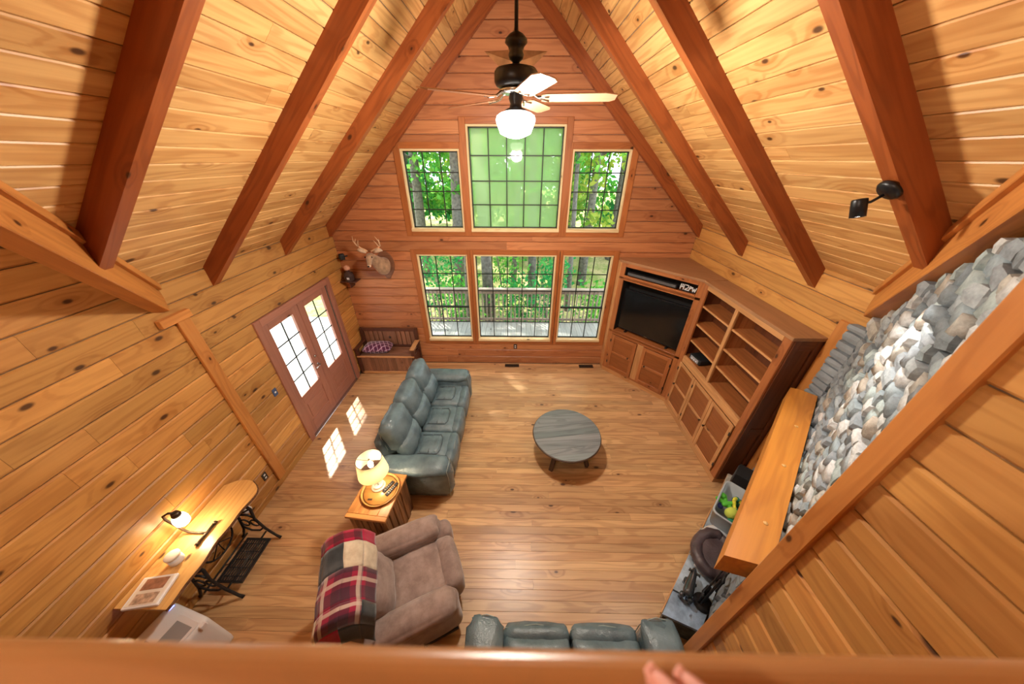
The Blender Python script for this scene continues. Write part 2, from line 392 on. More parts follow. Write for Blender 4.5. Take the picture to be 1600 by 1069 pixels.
class MB:
    def __init__(s): s.v=[]; s.f=[]
    def add(s, vf, T=None):
        n = len(s.v); v, f = vf
        s.v += [tuple(T @ Vector(p)) if T is not None else tuple(p) for p in v]; s.f += [tuple(i+n for i in q) for q in f]; return s
    def box(s, x0,x1,y0,y1,z0,z1, ch=0): return s.add(box_vf(abs(x1-x0),abs(y1-y0),abs(z1-z0),ch), Matrix.Translation(((x0+x1)/2,(y0+y1)/2,(z0+z1)/2)))
    def build(s, name, mat, parent=None, smooth=False, mtx=None, loc=None, rot=None):
        return put(name, fixn(mesh(name,s.v,s.f,smooth)), mat, parent, mtx, loc, rot)
def tube_vf(pts, r, n=10, caps=True):
    pts = [Vector(p) for p in pts]; rs = r if isinstance(r,(list,tuple)) else [r]*len(pts)
    v=[]; f=[]; prev=None
    for i,p in enumerate(pts):
        t = (pts[min(i+1,len(pts)-1)]-pts[max(i-1,0)])
        t = t.normalized() if t.length>1e-9 else Vector((0,0,1))
        if prev is None:
            a = Vector((0,0,1)) if abs(t.z)<.9 else Vector((1,0,0)); u = a.cross(t).normalized()
        else:
            u = prev - t*prev.dot(t); u.normalize()
        prev = u; w = t.cross(u)
        for k in range(n):
            a = 2*PI*k/n; v.append(tuple(p+(u*math.cos(a)+w*math.sin(a))*rs[i]))
    for i in range(len(pts)-1):
        for k in range(n): f.append((i*n+k, i*n+(k+1)%n, (i+1)*n+(k+1)%n, (i+1)*n+k))
    if caps: f.append(tuple(range(n-1,-1,-1))); f.append(tuple((len(pts)-1)*n+k for k in range(n)))
    return v,f
def lathe_vf(prof, n=24, cap=True):
    v=[]; f=[]
    for r,z in prof:
        for k in range(n): v.append((r*math.cos(2*PI*k/n), r*math.sin(2*PI*k/n), z))
    for i in range(len(prof)-1):
        for k in range(n): f.append((i*n+k,i*n+(k+1)%n,(i+1)*n+(k+1)%n,(i+1)*n+k))
    if cap: f.append(tuple(range(n-1,-1,-1))); f.append(tuple((len(prof)-1)*n+k for k in range(n)))
    return v,f
def lathe(name, prof, mat, parent=None, loc=(0,0,0), n=24, cap=True, rot=None):
    return put(name, fixn(mesh(name,*lathe_vf(prof,n,cap),True)), mat, parent, None, loc, rot)
def tube(name, pts, r, mat, parent=None, n=10):
    return put(name, fixn(mesh(name,*tube_vf(pts,r,n),True)), mat, parent)
def rbox_vf(sx, sy, sz, r, n=6, bulge=0, fn=None):
    """rounded box made of six n x n grids, origin at the centre"""
    h = (sx/2,sy/2,sz/2); r = min(r, *(.98*x for x in h)); key={}; v=[]; f=[]
    def vert(p):
        k = tuple(round(c,6) for c in p)
        if k in key: return key[k]
        P = Vector((p[0]*h[0],p[1]*h[1],p[2]*h[2]))
        inn = Vector(tuple(max(-(h[i]-r),min(h[i]-r,P[i])) for i in range(3)))
        d = P-inn
        Q = inn + d.normalized()*r if d.length>1e-9 else P
        if bulge:
            b = bulge if isinstance(bulge,(list,tuple)) else (bulge,)*3
            for i in range(3):
                j,k2 = [q for q in range(3) if q!=i]
                Q[i] += b[i]*p[i]*(1-p[j]**2)*(1-p[k2]**2)
        if fn: Q = Vector(fn(Q,p))
        key[k]=len(v); v.append(tuple(Q)); return key[k]
    def g(t): # denser to the edges
        return math.sin(t*PI/2)*.55+t*.45
    for ax in range(3):
        a,b = [(1,2),(2,0),(0,1)][ax]
        for s in (-1,1):
            ids=[[0]*(n+1) for _ in range(n+1)]
            for i in range(n+1):
                for j in range(n+1):
                    p=[0,0,0]; p[ax]=s; p[a]=g(-1+2*i/n); p[b]=g(-1+2*j/n); ids[i][j]=vert(p)
            for i in range(n):
                for j in range(n):
                    q=(ids[i][j],ids[i+1][j],ids[i+1][j+1],ids[i][j+1]); f.append(q if s>0 else q[::-1])
    return v,f
def cushion(name, parent, mat, loc, size, r=.06, bulge=.02, rot=(0,0,0), n=8, wr=.004, wfreq=9.0, fn=None):
    seed = random.random()*50
    def wf(Q,p):
        if fn: Q = Vector(fn(Q,p))
        k = mnoise.noise(Vector((Q.x*wfreq+seed,Q.y*wfreq,Q.z*wfreq)))
        return Q*(1+wr*k/max(.05,min(size)/2))
    me = mesh(name, *rbox_vf(*size, r, n, bulge, wf), True)
    return put(name, me, mat, parent, None, loc, rot)
def loop_tube(name, pts, r, mat, parent=None, n=6):
    pts = list(pts); pts.append(pts[0]); return tube(name, pts, r, mat, parent, n)
def grid_surface(name, fn, nu, nv, mat, parent=None, thick=.012, uv=True, u0=0,u1=1,v0=0,v1=1):
    """sheet with real thickness; fn(u,v) -> point"""
    P=[[Vector(fn(u0+(u1-u0)*i/nu, v0+(v1-v0)*j/nv)) for j in range(nv+1)] for i in range(nu+1)]
    v=[];f=[]
    for i in range(nu+1):
        for j in range(nv+1): v.append(P[i][j])
    off=len(v)
    for i in range(nu+1):
        for j in range(nv+1):
            du = P[min(i+1,nu)][j]-P[max(i-1,0)][j]; dv = P[i][min(j+1,nv)]-P[i][max(j-1,0)]
            nn = du.cross(dv); nn = nn.normalized() if nn.length>1e-9 else Vector((0,0,1))
            v.append(P[i][j]-nn*thick)
    I=lambda i,j:i*(nv+1)+j
    for i in range(nu):
        for j in range(nv):
            f.append((I(i,j),I(i+1,j),I(i+1,j+1),I(i,j+1))); f.append((off+I(i,j+1),off+I(i+1,j+1),off+I(i+1,j),off+I(i,j)))
    for i in range(nu):
        f.append((I(i+1,0),I(i,0),off+I(i,0),off+I(i+1,0))); f.append((I(i,nv),I(i+1,nv),off+I(i+1,nv),off+I(i,nv)))
    for j in range(nv):
        f.append((I(0,j),I(0,j+1),off+I(0,j+1),off+I(0,j))); f.append((I(nu,j+1),I(nu,j),off+I(nu,j),off+I(nu,j+1)))
    me = bpy.data.meshes.new(name); me.from_pydata([tuple(p) for p in v],[],f)
    uvl = me.uv_layers.new(name='UVMap')
    for l in me.loops:
        k = l.vertex_index % off; i,j = divmod(k,nv+1)
        uvl.data[l.index].uv = (u0+(u1-u0)*i/nu, v0+(v1-v0)*j/nv)
    me.update(); me.polygons.foreach_set('use_smooth',[True]*len(me.polygons))
    return put(name, me, mat, parent)
def point_light(name, loc, w, col=(1,.85,.65), r=.05, parent=None):
    ld = bpy.data.lights.new(name,'POINT'); ld.energy = w; ld.color = col; ld.shadow_soft_size = r
    o = bpy.data.objects.new(name, ld); COL.objects.link(o); o.location = loc
    if parent: o.parent = parent
    return o
def copy_tree(o, parent=None):
    c = o.copy(); COL.objects.link(c); c.parent = parent
    for ch in list(o.children): copy_tree(ch, c)
    return c

# ================================================================== THE SHELL
XL, XR, YB, XC = -3.35, 3.22, 5.62, -.05
SL = .96
def zc(x): return 6.17 - SL*abs(x-XC)
VSL, VSR = 1.15, 1.04
def yv(x): return 2.61-VSL*(x-XL) if x < XC else 2.56-VSR*(XR-x)
def struct(o): o['kind'] = 'structure'; return o
def poly_prism(name, pts, vec, mat, xdir=None, parent=None):
    """polygon (3-D points) swept by vec; xdir sets the object's local X (grain)"""
    pts = [Vector(p) for p in pts]; vec = Vector(vec); n = len(pts)
    c = sum(pts, Vector())/n + vec/2
    x = Vector(xdir).normalized() if xdir is not None else Vector((1,0,0))
    z = vec.normalized() if abs(vec.normalized().dot(x))<.9 else Vector((0,0,1))
    z = (z - x*z.dot(x)).normalized(); y = z.cross(x)
    m = Matrix((x,y,z)).transposed().to_4x4(); m.translation = c; mi = m.inverted()
    v = [mi@p for p in pts]+[mi@(p+vec) for p in pts]
    f = [tuple(range(n)), tuple(range(2*n-1,n-1,-1))]+[(i,i+n,(i+1)%n+n,(i+1)%n) for i in range(n)]
    return put(name, fixn(mesh(name,v,f)), mat, parent, m)

# ---- floor
floor = struct(bx('floor', None, 'floor', XL-.15, XR+.15, -1.35, YB+.02, -.2, -.02, 0, grain='x'))
fl_inv = floor.matrix_world.inverted()
def world_child(o, parent): o.parent = parent; o.matrix_parent_inverse = Matrix.Identity(4); return o
bpy.context.view_layer.update()
def in_parent(parent):
    """empty-matrix parent at world origin is simplest: compute the inverse for a structure with its own matrix"""
    bpy.context.view_layer.update(); return parent.matrix_world.inverted()
def wplank(parent, inv, mat, c, xd, nm, L, w, t=.02, cham=.006, name='plank'):
    key = (round(L,3), round(w,3), t, mat, cham)
    if key not in _pl: _pl[key] = plank_me(L,w,t,cham)
    x = Vector(xd).normalized(); zz = Vector(nm).normalized(); yy = zz.cross(x)
    m = Matrix((x,yy,zz)).transposed().to_4x4(); m.translation = Vector(c)
    return put(name, _pl[key], mat, parent, inv @ m)
inv = in_parent(floor)
y = .35; row = 0
rf = random.Random(3)
while y < YB-.01:
    w = min(.094, YB-y); x = XL - rf.uniform(0,1.8)
    while x < XR:
        L = rf.choice([1.8,2.4,3.0,3.6]); a, b = max(x,XL), min(x+L,XR)
        if b-a > .12: wplank(floor, inv, 'floor', ((a+b)/2, y+w/2, -.019), (1,0,0), (0,0,1), b-a-.0015, w-.0015, .019, .0012)
        x += L
    y += .094
# ---- left wall
wall_left = MB()
def side_poly(x0, x1, pts):
    n=len(pts); v=[(x0,a,b) for a,b in pts]+[(x1,a,b) for a,b in pts]
    f=[tuple(range(n)),tuple(range(2*n-1,n-1,-1))]+[(i,i+n,(i+1)%n+n,(i+1)%n) for i in range(n)]
    return v,f
ZT = zc(XL)
def zx(yy): return ZT + (2.61-yy)*SL/VSL
wall_left.add(side_poly(XL-.16,XL-.02,[(-1.3,-.02),(3.42,-.02),(3.42,ZT),(2.61,ZT),(-1.3,zx(-1.3))]))
wall_left.add(side_poly(XL-.16,XL-.02,[(3.42,2.1),(5.0,2.1),(5.0,ZT+.02),(3.42,ZT+.02)]))
wall_left.add(side_poly(XL-.16,XL-.02,[(5.0,-.02),(YB+.14,-.02),(YB+.14,ZT+.02),(5.0,ZT+.02)]))
wall_left = struct(wall_left.build('wall_left','mortar'))
z = .055
BW = .195
while z < 4.7:
    z1 = z+BW; zm = z+BW/2
    if z1 <= ZT: segs = [(-1.2,3.32),(5.10,YB)] if z1 <= 2.205 else [(-1.2,YB)]
    else: segs = [(-1.2, min(2.75, 2.70-(zm-ZT)*VSL/SL))]+([(2.4,YB)] if z < ZT else [])
    for a,b in segs:
        ww = min(BW, ZT+.03-z) if (b > 3 and z1 > ZT) else BW
        cuts = [a]
        if b-a > 4.5: cuts.append(a+rf.uniform(2.2,4.0))
        cuts.append(b)
        for q in range(len(cuts)-1):
            plank(wall_left,'pine_wall',(XL-.02,(cuts[q]+cuts[q+1])/2,z+ww/2),(0,1,0),(1,0,0),cuts[q+1]-cuts[q]-.002,ww-.006,.02,.012)
    z = z1
struct(bx('baseboard_left', None, 'pine_wall', XL, XL+.022, -.9, 3.32, 0, .1))
struct(bx('trim_1', None, 'pine_trim', XL, XL+.035, 2.565, 2.695, .1, 2.62))
struct(bx('trim_2', None, 'pine_trim', XL, XL+.05, 2.42, 2.72, 2.62, 2.70))
# ---- right wall (behind cabinet) and its corner trim
wr = MB().add(side_poly(XR+.02,XR+.16,[(-1.3,-.02),(YB+.14,-.02),(YB+.14,zc(XR)),(2.53,zc(XR)),(-1.3,zc(XR)+3.83*SL/VSR)]))
wall_right = struct(wr.build('wall_right','mortar'))
z = .055
while z < zc(XR):
    ww = min(BW, zc(XR)-z+.01)
    if ww < .03: break
    plank(wall_right,'pine_wall',(XR+.02,(2.45+YB)/2,z+ww/2),(0,1,0),(-1,0,0),YB-2.45,ww-.006,.02,.012); z += BW
struct(bx('trim_3', None, 'pine_trim', XR-.03, XR, 2.56, 2.68, 0, 2.66))
# ---- partition wall to the right of the loft
wp = MB().box(1.44,1.55,-1.3,.81,0,6.0); wall_partition = struct(wp.build('wall_partition','mortar'))
z = .06
while z < 5.6:
    plank(wall_partition,'pine_wall',(1.44,-.235,z+.084),(0,1,0),(-1,0,0),1.95,.162,.02,.011); z += .168
struct(bx('trim_4', None, 'pine_trim', 1.395, 1.45, .731, .82, 0, 5.6, .006))
# ---- back wall with six window openings
WIN = [(-1.87,-.92,.62,2.47,3,5,True),(-.80,.755,.62,2.47,5,5,False),(.88,1.815,.62,2.47,3,5,True),
       (-1.87,-.92,2.90,4.13,3,4,False),(-.80,.755,2.90,4.45,5,4,False),(.88,1.815,2.90,4.13,3,4,False)]
zs = sorted({-.02,.62,2.47,2.90,4.13,4.45,zc(XL-.1)}|{3.0+.2*i for i in range(16)})
sh = MB()
def hw(zz): return min(3.34,(6.17-zz)/SL+.02)
for a,b in zip(zs[:-1],zs[1:]):
    if a >= 6.15: break
    b = min(b,6.15)
    holes = [(w[0],w[1]) for w in WIN if w[2] <= a+1e-6 and w[3] >= b-1e-6]
    xs = [None]+[h for h in holes]+[None]
    for i in range(len(xs)-1):
        l0 = XC-hw(a) if xs[i] is None else xs[i][1]; l1 = XC-hw(b) if xs[i] is None else xs[i][1]
        r0 = XC+hw(a) if xs[i+1] is None else xs[i+1][0]; r1 = XC+hw(b) if xs[i+1] is None else xs[i+1][0]
        v=[(l0,YB+.02,a),(r0,YB+.02,a),(r1,YB+.02,b),(l1,YB+.02,b),(l0,YB+.14,a),(r0,YB+.14,a),(r1,YB+.14,b),(l1,YB+.14,b)]
        sh.add((v,[(0,1,2,3),(7,6,5,4),(0,4,5,1),(1,5,6,2),(2,6,7,3),(3,7,4,0)]))
wall_back = struct(sh.build('wall_back','mortar'))
CAS = [(-1.97,1.915,.50,2.56),(-1.97,1.915,2.81,4.22),(-.90,.855,4.22,4.54)]
z = .0; BWB = .18
while z < 6.1:
    b = min(z+BWB, 6.12); zm = (z+b)/2; h = min(3.30,(6.17-b)/SL+.06)
    segs = [(max(XL,XC-h),min(XR,XC+h))]
    z0,z1 = z,b
    for (c0,c1,ca,cb) in CAS:
        if zm > ca and zm < cb:
            ns=[]
            for s in segs:
                if c0>s[0] and c1<s[1]: ns += [(s[0],c0),(c1,s[1])]
                elif c0<=s[0] or c1>=s[1]: ns.append(s)
            segs = ns
    for s in segs:
        cuts=[s[0]]+([s[0]+rf.uniform(1.6,4.2)] if s[1]-s[0]>5 else [])+[s[1]]
        for q in range(len(cuts)-1):
            if cuts[q+1]-cuts[q]>.06: plank(wall_back,'pine_back',((cuts[q]+cuts[q+1])/2,YB+.02,zm),(1,0,0),(0,-1,0),cuts[q+1]-cuts[q]-.002,z1-z0-.005,.02,.011)
    z += BWB
def window(i, x0,x1,z0,z1,nc,nr,mid):
    w = tag(bpy.data.objects.new('window_%d'%i, None)); COL.objects.link(w); struct(w); w.location=((x0+x1)/2,YB,z0)
    W,H = (x1-x0)/2, z1-z0
    for s in (-1,1): bx('jamb', w, 'sill', s*W, s*(W-.03), -.005,.13, 0,H)
    bx('head', w, 'sill', -W,W, -.005,.13, H-.03,H); bx('sill', w, 'sill', -W-.0,W+.0, -.035,.13, -.02,.035)
    cw = .055
    for s in (-1,1):
        o = .10 if ((s<0 and x0<-1.5) or (s>0 and x1>1.5)) else (.058 if H<1.5 or z0<1 else .1)
        thk=.018
        if z0>2 and nc==5: o=.10; thk=.0195
        bx('casing', w, 'red_trim', s*W, s*(W+o), -thk,.0, -.1,H+.09)
    bx('casing', w, 'red_trim', -W,W, -.018,0, H,H+.09); bx('casing', w, 'red_trim', -W,W, -.018,0, -.1,-.02)
    gx0,gx1,gz0,gz1 = -W+.045, W-.045, .05, H-.045
    sb = MB()
    for s in (-1,1): sb.box(s*(W-.03),s*(W-.047),.065,.1,.035,H-.03)
    sb.box(-W+.03,W-.03,.065,.1,H-.047,H-.03); sb.box(-W+.03,W-.03,.065,.1,.035,.052)
    if mid: sb.box(-W+.03,W-.03,.05,.1,gz0+(gz1-gz0)*.4-.014,gz0+(gz1-gz0)*.4+.014)
    sb.build('sash','muntin',w)
    pw,ph=(gx1-gx0)/nc,(gz1-gz0)/nr
    for c in range(1,nc): bx('muntin', w, 'muntin', gx0+c*pw-.008,gx0+c*pw+.008,.074,.09,gz0,gz1,0)
    for r in range(1,nr): bx('muntin', w, 'muntin', gx0,gx1,.075,.089,gz0+r*ph-.008,gz0+r*ph+.008,0)
    gm = 'green_haze' if (nc==5 and z0>2) else 'glass'
    for c in range(nc):
        for r in range(nr): bx('pane', w, gm, gx0+c*pw+.001,gx0+(c+1)*pw-.001,.081,.084,gz0+r*ph+.001,gz0+(r+1)*ph-.001,0)
for i,a in enumerate(WIN): window(i+1,*a)
# ---- ceiling
def ceil_side(sgn, name):
    xw = XL if sgn<0 else XR
    out = (XL-.16) if sgn<0 else (XR+.16)
    e = .025; nx = Vector((SL*(-sgn),0,-1)).normalized()
    def P(x,yy): return Vector((x,yy,zc(x)))-nx*e
    yr = yv(XC-.001 if sgn<0 else XC+.001)
    poly = [P(out,yv(xw)+.15),P(out,YB+.14),P(XC,YB+.14),P(XC,-1.3),P(XC-sgn*0,-1.3)][:4]
    if yr > -1.3: poly = [P(out,yv(xw)+.0),P(out,YB+.14),P(XC,YB+.14),P(XC,yr)]
    else:
        xe = xw + (-sgn)*((yv(xw)+1.3)/(VSL if sgn<0 else VSR)); poly = [P(out,yv(xw)),P(out,YB+.14),P(XC,YB+.14),P(XC,-1.3),P(xe,-1.3)]
    c = poly_prism(name, poly, -nx*.12, 'mortar'); struct(c)
    ci = in_parent(c)
    x = xw + (-sgn)*.05
    while (XC-x)*(-sgn) > .02:
        y0 = max(-1.2, yv(x)-.07)
        ys=[y0]+([y0+rf.uniform(1.2,3.4)] if YB-y0>4.2 else [])+[YB]
        for q in range(len(ys)-1):
            wplank(c, ci, 'pine_ceil', (x,(ys[q]+ys[q+1])/2,zc(x)) - nx*.02 if False else tuple(Vector((x,(ys[q]+ys[q+1])/2,zc(x)))-nx*.02), (0,1,0), nx, ys[q+1]-ys[q]-.002, .1*1.386-.005, .02, .006)
        x += (-sgn)*.1
    return c
ceil_l = ceil_side(-1,'ceiling_left'); ceil_r = ceil_side(1,'ceiling_right')
# cross-gable ceilings over the loft, their rear wall and the loft floor
for sgn in (-1,1):
    xw = XL if sgn<0 else XR; out = xw+sgn*.16; y0 = yv(xw); 
    if sgn<0: 
        tri=[(out,y0+.18,zc(xw)-.15),(XC,yv(XC-.001),zc(XC)),(out,yv(XC-.001),zc(XC))]
    else: tri=[(out,y0+.18,zc(xw)-.15),(XC,yv(XC+.001),zc(XC)),(out,yv(XC+.001),zc(XC))]
    struct(poly_prism('ceiling_gable_left' if sgn<0 else 'ceiling_gable_right', tri, (0,.07,.1), 'pine_ceil', (1,0,0)))
struct(bx('wall_loft', None, 'pine_wall', XL-.16,XR+.16,-1.42,-1.3,0,6.5,0,grain='x'))
struct(bx('ceiling_ridge', None, 'pine_ceil', XL-.16,XR+.16,-1.42,-.9,6.2,6.3,0,grain='x'))
struct(bx('floor_loft', None, 'pine_trim', XL,1.44,-1.3,.05,2.5,2.75,0,grain='x'))
# ---- rafters
def rafter(sgn, y0, y1, xf, label):
    zb=.215
    poly=[(xf,y0,zc(xf)),(xf,y0,zc(xf)-zb),(XC,y0,zc(XC)-zb),(XC,y0,zc(XC))]
    o=poly_prism('rafter',poly,(0,y1-y0,0),'red_beam',(1*(-sgn),0,SL))
    tag(o,label,'beam','rafters of the vaulted ceiling'); return o
RY=[(1.89,1.98),(3.11,3.20),(4.33,4.42),(5.52,5.61)]
ordn=['nearest rafter','second rafter from the camera','third rafter from the camera','last rafter, against the window wall,']
for sgn in (-1,1):
    side='left' if sgn<0 else 'right'
    for k,(a,b) in enumerate(RY):
        xw = XL if sgn<0 else XR
        xf = xw if k else (XL+(2.61-1.93)/VSL if sgn<0 else XR-(2.56-1.93)/VSR)
        nm = {0:'broad red-brown rafter nearest the camera on the %s ceiling slope',1:'second red-brown rafter from the camera on the %s ceiling slope',2:'third red-brown rafter from the camera on the %s ceiling slope',3:'red-brown rafter against the window wall, %s of the ridge'}[k]%side
        rafter(sgn,a,b,xf,nm)
for sgn in (-1,1):
    xw = XL if sgn<0 else XR
    nx,ny = (.755,.656) if sgn<0 else (-.755,.656)
    xe = XC+sgn*.15
    A=Vector((xw,yv(xw),zc(xw)-.15)); B=Vector((xe,yv(xe),zc(xe)-.15))
    d=(B-A).normalized(); A=A-d*.0
    offv=Vector((nx,ny,0))*(-.055)
    t = thing('valley_beam','orange-brown valley beam rising over the %s'%('plank wall' if sgn<0 else 'stone chimney'),'beam')
    beam('timber',t,'pine_trim',A+offv,B+offv,.11,.25,(0,0,1),.006)
    off2=Vector((nx,ny,0))*.012; up=Vector((0,0,.115))
    beam('crown_strip',t,'pine_trim',A+off2+up,B+off2+up,.03,.06,(0,0,1),.004)

struct(bx('trim_9', None, 'red_beam', XC-.05, XC+.05, -.85, 5.51, 5.90, 6.08, .006))
struct(bx('roof_ridge_cap', None, 'mortar', XC-.3, XC+.3, -1.42, YB+.16, 6.19, 6.5, 0))

# ================================================================== OUTSIDE
def leaf_cloud(n, fn, size, rnd):
    v=[];f=[]
    for i in range(n):
        p = Vector(fn()); d = Vector((rnd.gauss(0,1),rnd.gauss(0,1),rnd.gauss(0,.7))).normalized()
        a = Vector((rnd.gauss(0,1),rnd.gauss(0,1),rnd.gauss(0,1))); u = d.cross(a).normalized(); w = d.cross(u)
        s = size*rnd.uniform(.6,1.3); k=len(v)
        v += [p-u*s*.5, p+w*s*.28+d*s*.06, p+u*s*.5, p-w*s*.28+d*s*.06]; f.append((k,k+1,k+2,k+3))
    return v,f
def tree(x,y,h,r,crown0,cr,nleaf,leaf,label,lean=0,seed=0,size=.3,low=0.0):
    rnd = random.Random(seed)
    t = thing('tree',label,'tree',(x,y,-1.9),0,'trees beyond the deck')
    pts=[(0,0,-.2),(lean*.2,0,h*.2),(lean*.55,.05,h*.5),(lean,.0,h)]
    tube('trunk',pts,[r*1.25,r,r*.8,r*.3],'bark',t,10)
    bl=MB()
    for k in range(7):
        zz = crown0 + (h-crown0)*rnd.uniform(.1,.8); a=rnd.uniform(0,2*PI); L=cr*rnd.uniform(.5,.9)
        q=lean*zz/h
        bl.add(tube_vf([(q,0,zz),(q+math.cos(a)*L*.5,math.sin(a)*L*.5,zz+L*.25),(q+math.cos(a)*L,math.sin(a)*L,zz+L*.4)],[r*.35,r*.2,r*.06],5))
    bl.build('branches','bark',t,True)['kind']='stuff'
    cl=[(Vector((lean*.8+rnd.gauss(0,cr*.5),rnd.gauss(0,cr*.5),rnd.uniform(crown0,h+.8))),cr*rnd.uniform(.22,.42)) for _ in range(26)]
    def fn():
        c,rr = rnd.choice(cl); d=Vector((rnd.gauss(0,1),rnd.gauss(0,1),rnd.gauss(0,.7))); d.normalize(); return c+d*rr*rnd.uniform(.3,1.0)**.5
    o = put('foliage',mesh('foliage',*leaf_cloud(nleaf,fn,size,rnd)),leaf,t); o['kind']='stuff'
    return t
TR=[(-2.75,14.2,13,.24,6,2.6,2600,'leaf_a','tall grey-trunked tree seen through the upper left window'),
 (-1.0,10.8,14,.19,8.5,2.4,1800,'leaf_b','thick dark trunk just beyond the deck rail, left of the middle window'),
 (-.15,15.5,12,.14,5,2.2,1800,'leaf_a','slim trunk framed in the centre of the lower middle window'),
 (.75,13.0,13,.17,6.5,2.4,2000,'leaf_b','dark trunk framed at the right of the lower middle window'),
 (2.35,12.5,11,.10,6,2.2,2000,'leaf_a','thin young tree seen through the lower right window'),
 (3.6,16,13,.2,3.2,2.8,2600,'leaf_c','yellow-green tree filling the upper right window'),
 (-5.2,17,14,.25,3.0,3.0,2600,'leaf_a','broad green tree beyond the left end of the deck'),
 (1.4,21,14,.25,2.0,3.4,4600,'leaf_c','far pale tree behind the middle window'),
 (-2.0,22,14,.25,2.0,3.4,4600,'leaf_a','far bushy tree behind the upper left window'),
 (6.2,20,14,.25,2.0,3.6,4600,'leaf_b','far tree beyond the right end of the deck'),
 (-7.5,23,14,.25,2.0,3.6,2600,'leaf_b','far tree at the left edge of the woods'),
 (4.0,25,15,.25,1.5,4,4800,'leaf_a','farthest tree on the right of the woods'),
 (-.3,27,15,.25,1.5,4.2,4800,'leaf_b','farthest tree in the middle of the woods'),
 (-4.6,28,15,.25,1.5,4.2,4800,'leaf_c','farthest tree on the left of the woods'),
 (-4.4,11.6,17,.3,11.5,3.2,5200,'leaf_b','very tall added tree whose unseen high crown blocks sun from the windows'),  # added tree, crown set out of view to keep sun off the floor
 (-1.6,9.4,17.5,.14,13.0,2.4,2600,'leaf_b','tall slender tree beside the deck with a crown above the roof'),
 (-13.5,6.0,10,.22,2.0,3.0,2600,'leaf_a','tree beyond the side deck outside the glazed doors'),
 (-14.5,9.5,10,.22,2.0,3.0,2600,'leaf_c','yellowish tree beyond the side deck outside the glazed doors')]
for i,(x,y_,h,r,c0,cr,nl,lf,lb) in enumerate(TR): tree(x,y_,h,r,c0,cr,nl,lf,lb,lean=random.Random(i).uniform(-.6,.6),seed=i+1,size=(.46 if y_>19.5 else .3))
def shrub(x,y,z,h,w,n,leaf,label,seed):
    rnd=random.Random(seed); t=thing('shrub',label,'shrub',(x,y,z),0,'undergrowth beyond the deck')
    st=MB()
    for k in range(5):
        a=rnd.uniform(0,2*PI); st.add(tube_vf([(0,0,-.1),(math.cos(a)*w*.2,math.sin(a)*w*.2,h*.5),(math.cos(a)*w*.4,math.sin(a)*w*.4,h*.9)],[.02,.014,.006],5))
    st.build('stems','bark',t,True)['kind']='stuff'
    fn=lambda:(rnd.gauss(0,w*.38),rnd.gauss(0,w*.38),h*rnd.uniform(.15,1.05))
    o=put('foliage',mesh('foliage',*leaf_cloud(n,fn,.17,rnd)),leaf,t); o['kind']='stuff'
SH=[(-3.2,11.5,2.9,1.5,900,'leaf_b','bright leafy sapling outside the lower left window'),(-1.9,10.0,2.3,1.0,600,'leaf_a','shrub behind the railing at the left window'),
 (.1,10.6,2.0,1.1,700,'leaf_b','shrub behind the railing in the middle window'),(1.9,14,3.0,1.2,700,'leaf_b','sapling standing in the lower right window'),
 (1.2,9.9,2.9,.9,500,'leaf_b','leafy sapling at the right edge of the middle window'),(-.5,12.6,3.4,1.1,600,'leaf_a','leafy sapling beside the dark trunk'),(3.1,10.5,1.9,1.0,600,'leaf_a','shrub behind the railing at the right window')]
for i,(x,y_,h,w,n,lf,lb) in enumerate(SH): shrub(x,y_,-1.9,h,w,n,lf,lb,60+i)
gv=[];gf=[];G=40
for i in range(G+1):
    for j in range(G+1):
        px,py=-30+60*i/G,-4+54*j/G; dd=max(0,py-16)
        gv.append((px,py,-1.95+.12*mnoise.noise(Vector((px*.4,py*.4,0)))+dd*.06))
for i in range(G):
    for j in range(G): a=i*(G+1)+j; gf.append((a,a+G+1,a+G+2,a+1))
ground=struct(put('ground',mesh('ground',gv,gf,True),'ground'))
deck=thing('deck','grey weathered plank deck outside the big windows','deck',(0,0,-.1))
x=-4.6
while x<4.6:
    bx('plank',deck,'deck',x,x+.135,5.80,7.88,-.03,0,.003); x+=.14
bx('joist',deck,'deckrail',-4.6,4.6,7.84,7.9,-.25,-.03); bx('joist',deck,'deckrail',-4.6,4.6,5.8,5.86,-.25,-.03)
for px in (-4.4,-1.5,1.5,4.4): bx('post',deck,'deckrail',px-.06,px+.06,7.7,7.82,-1.95,-.03)
rail=thing('deck_railing','pale wooden railing with thin balusters at the deck edge','railing',(0,7.82,-.1))
bx('top_rail',rail,'deckrail',-4.6,4.6,-.07,.07,1.0,1.045); bx('sub_rail',rail,'deckrail',-4.6,4.6,-.02,.02,.89,.98); bx('bottom_rail',rail,'deckrail',-4.6,4.6,-.02,.02,.07,.14)
for px in (-3.0,3.05): bx('post',rail,'deckrail',px-.045,px+.045,-.045,.045,0,1.0)
x=-4.5
while x<4.5: bx('baluster',rail,'deckrail',x-.016,x+.016,-.04,-.02,.05,.97,.002); x+=.115
sd2=thing('side_deck','sunlit pale plank deck outside the glazed double doors','deck',(0,0,-.1))
y_=1.2
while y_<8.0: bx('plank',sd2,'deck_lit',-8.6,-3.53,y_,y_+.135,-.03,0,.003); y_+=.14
for py in (1.6,4.6,7.8): bx('post',sd2,'deckrail',-8.5,-8.38,py-.06,py+.06,-1.95,-.03)
sr=thing('side_deck_railing','pale wooden railing along the sunlit side deck','railing',(-8.5,0,-.1))
bx('top_rail',sr,'deckrail',-.07,.07,1.2,8.0,1.0,1.045); bx('bottom_rail',sr,'deckrail',-.02,.02,1.2,8.0,.08,.15)
y_=1.3
while y_<8.0: bx('baluster',sr,'deckrail',-.016,.016,y_,y_+.03,.15,1.0,.002); y_+=.125

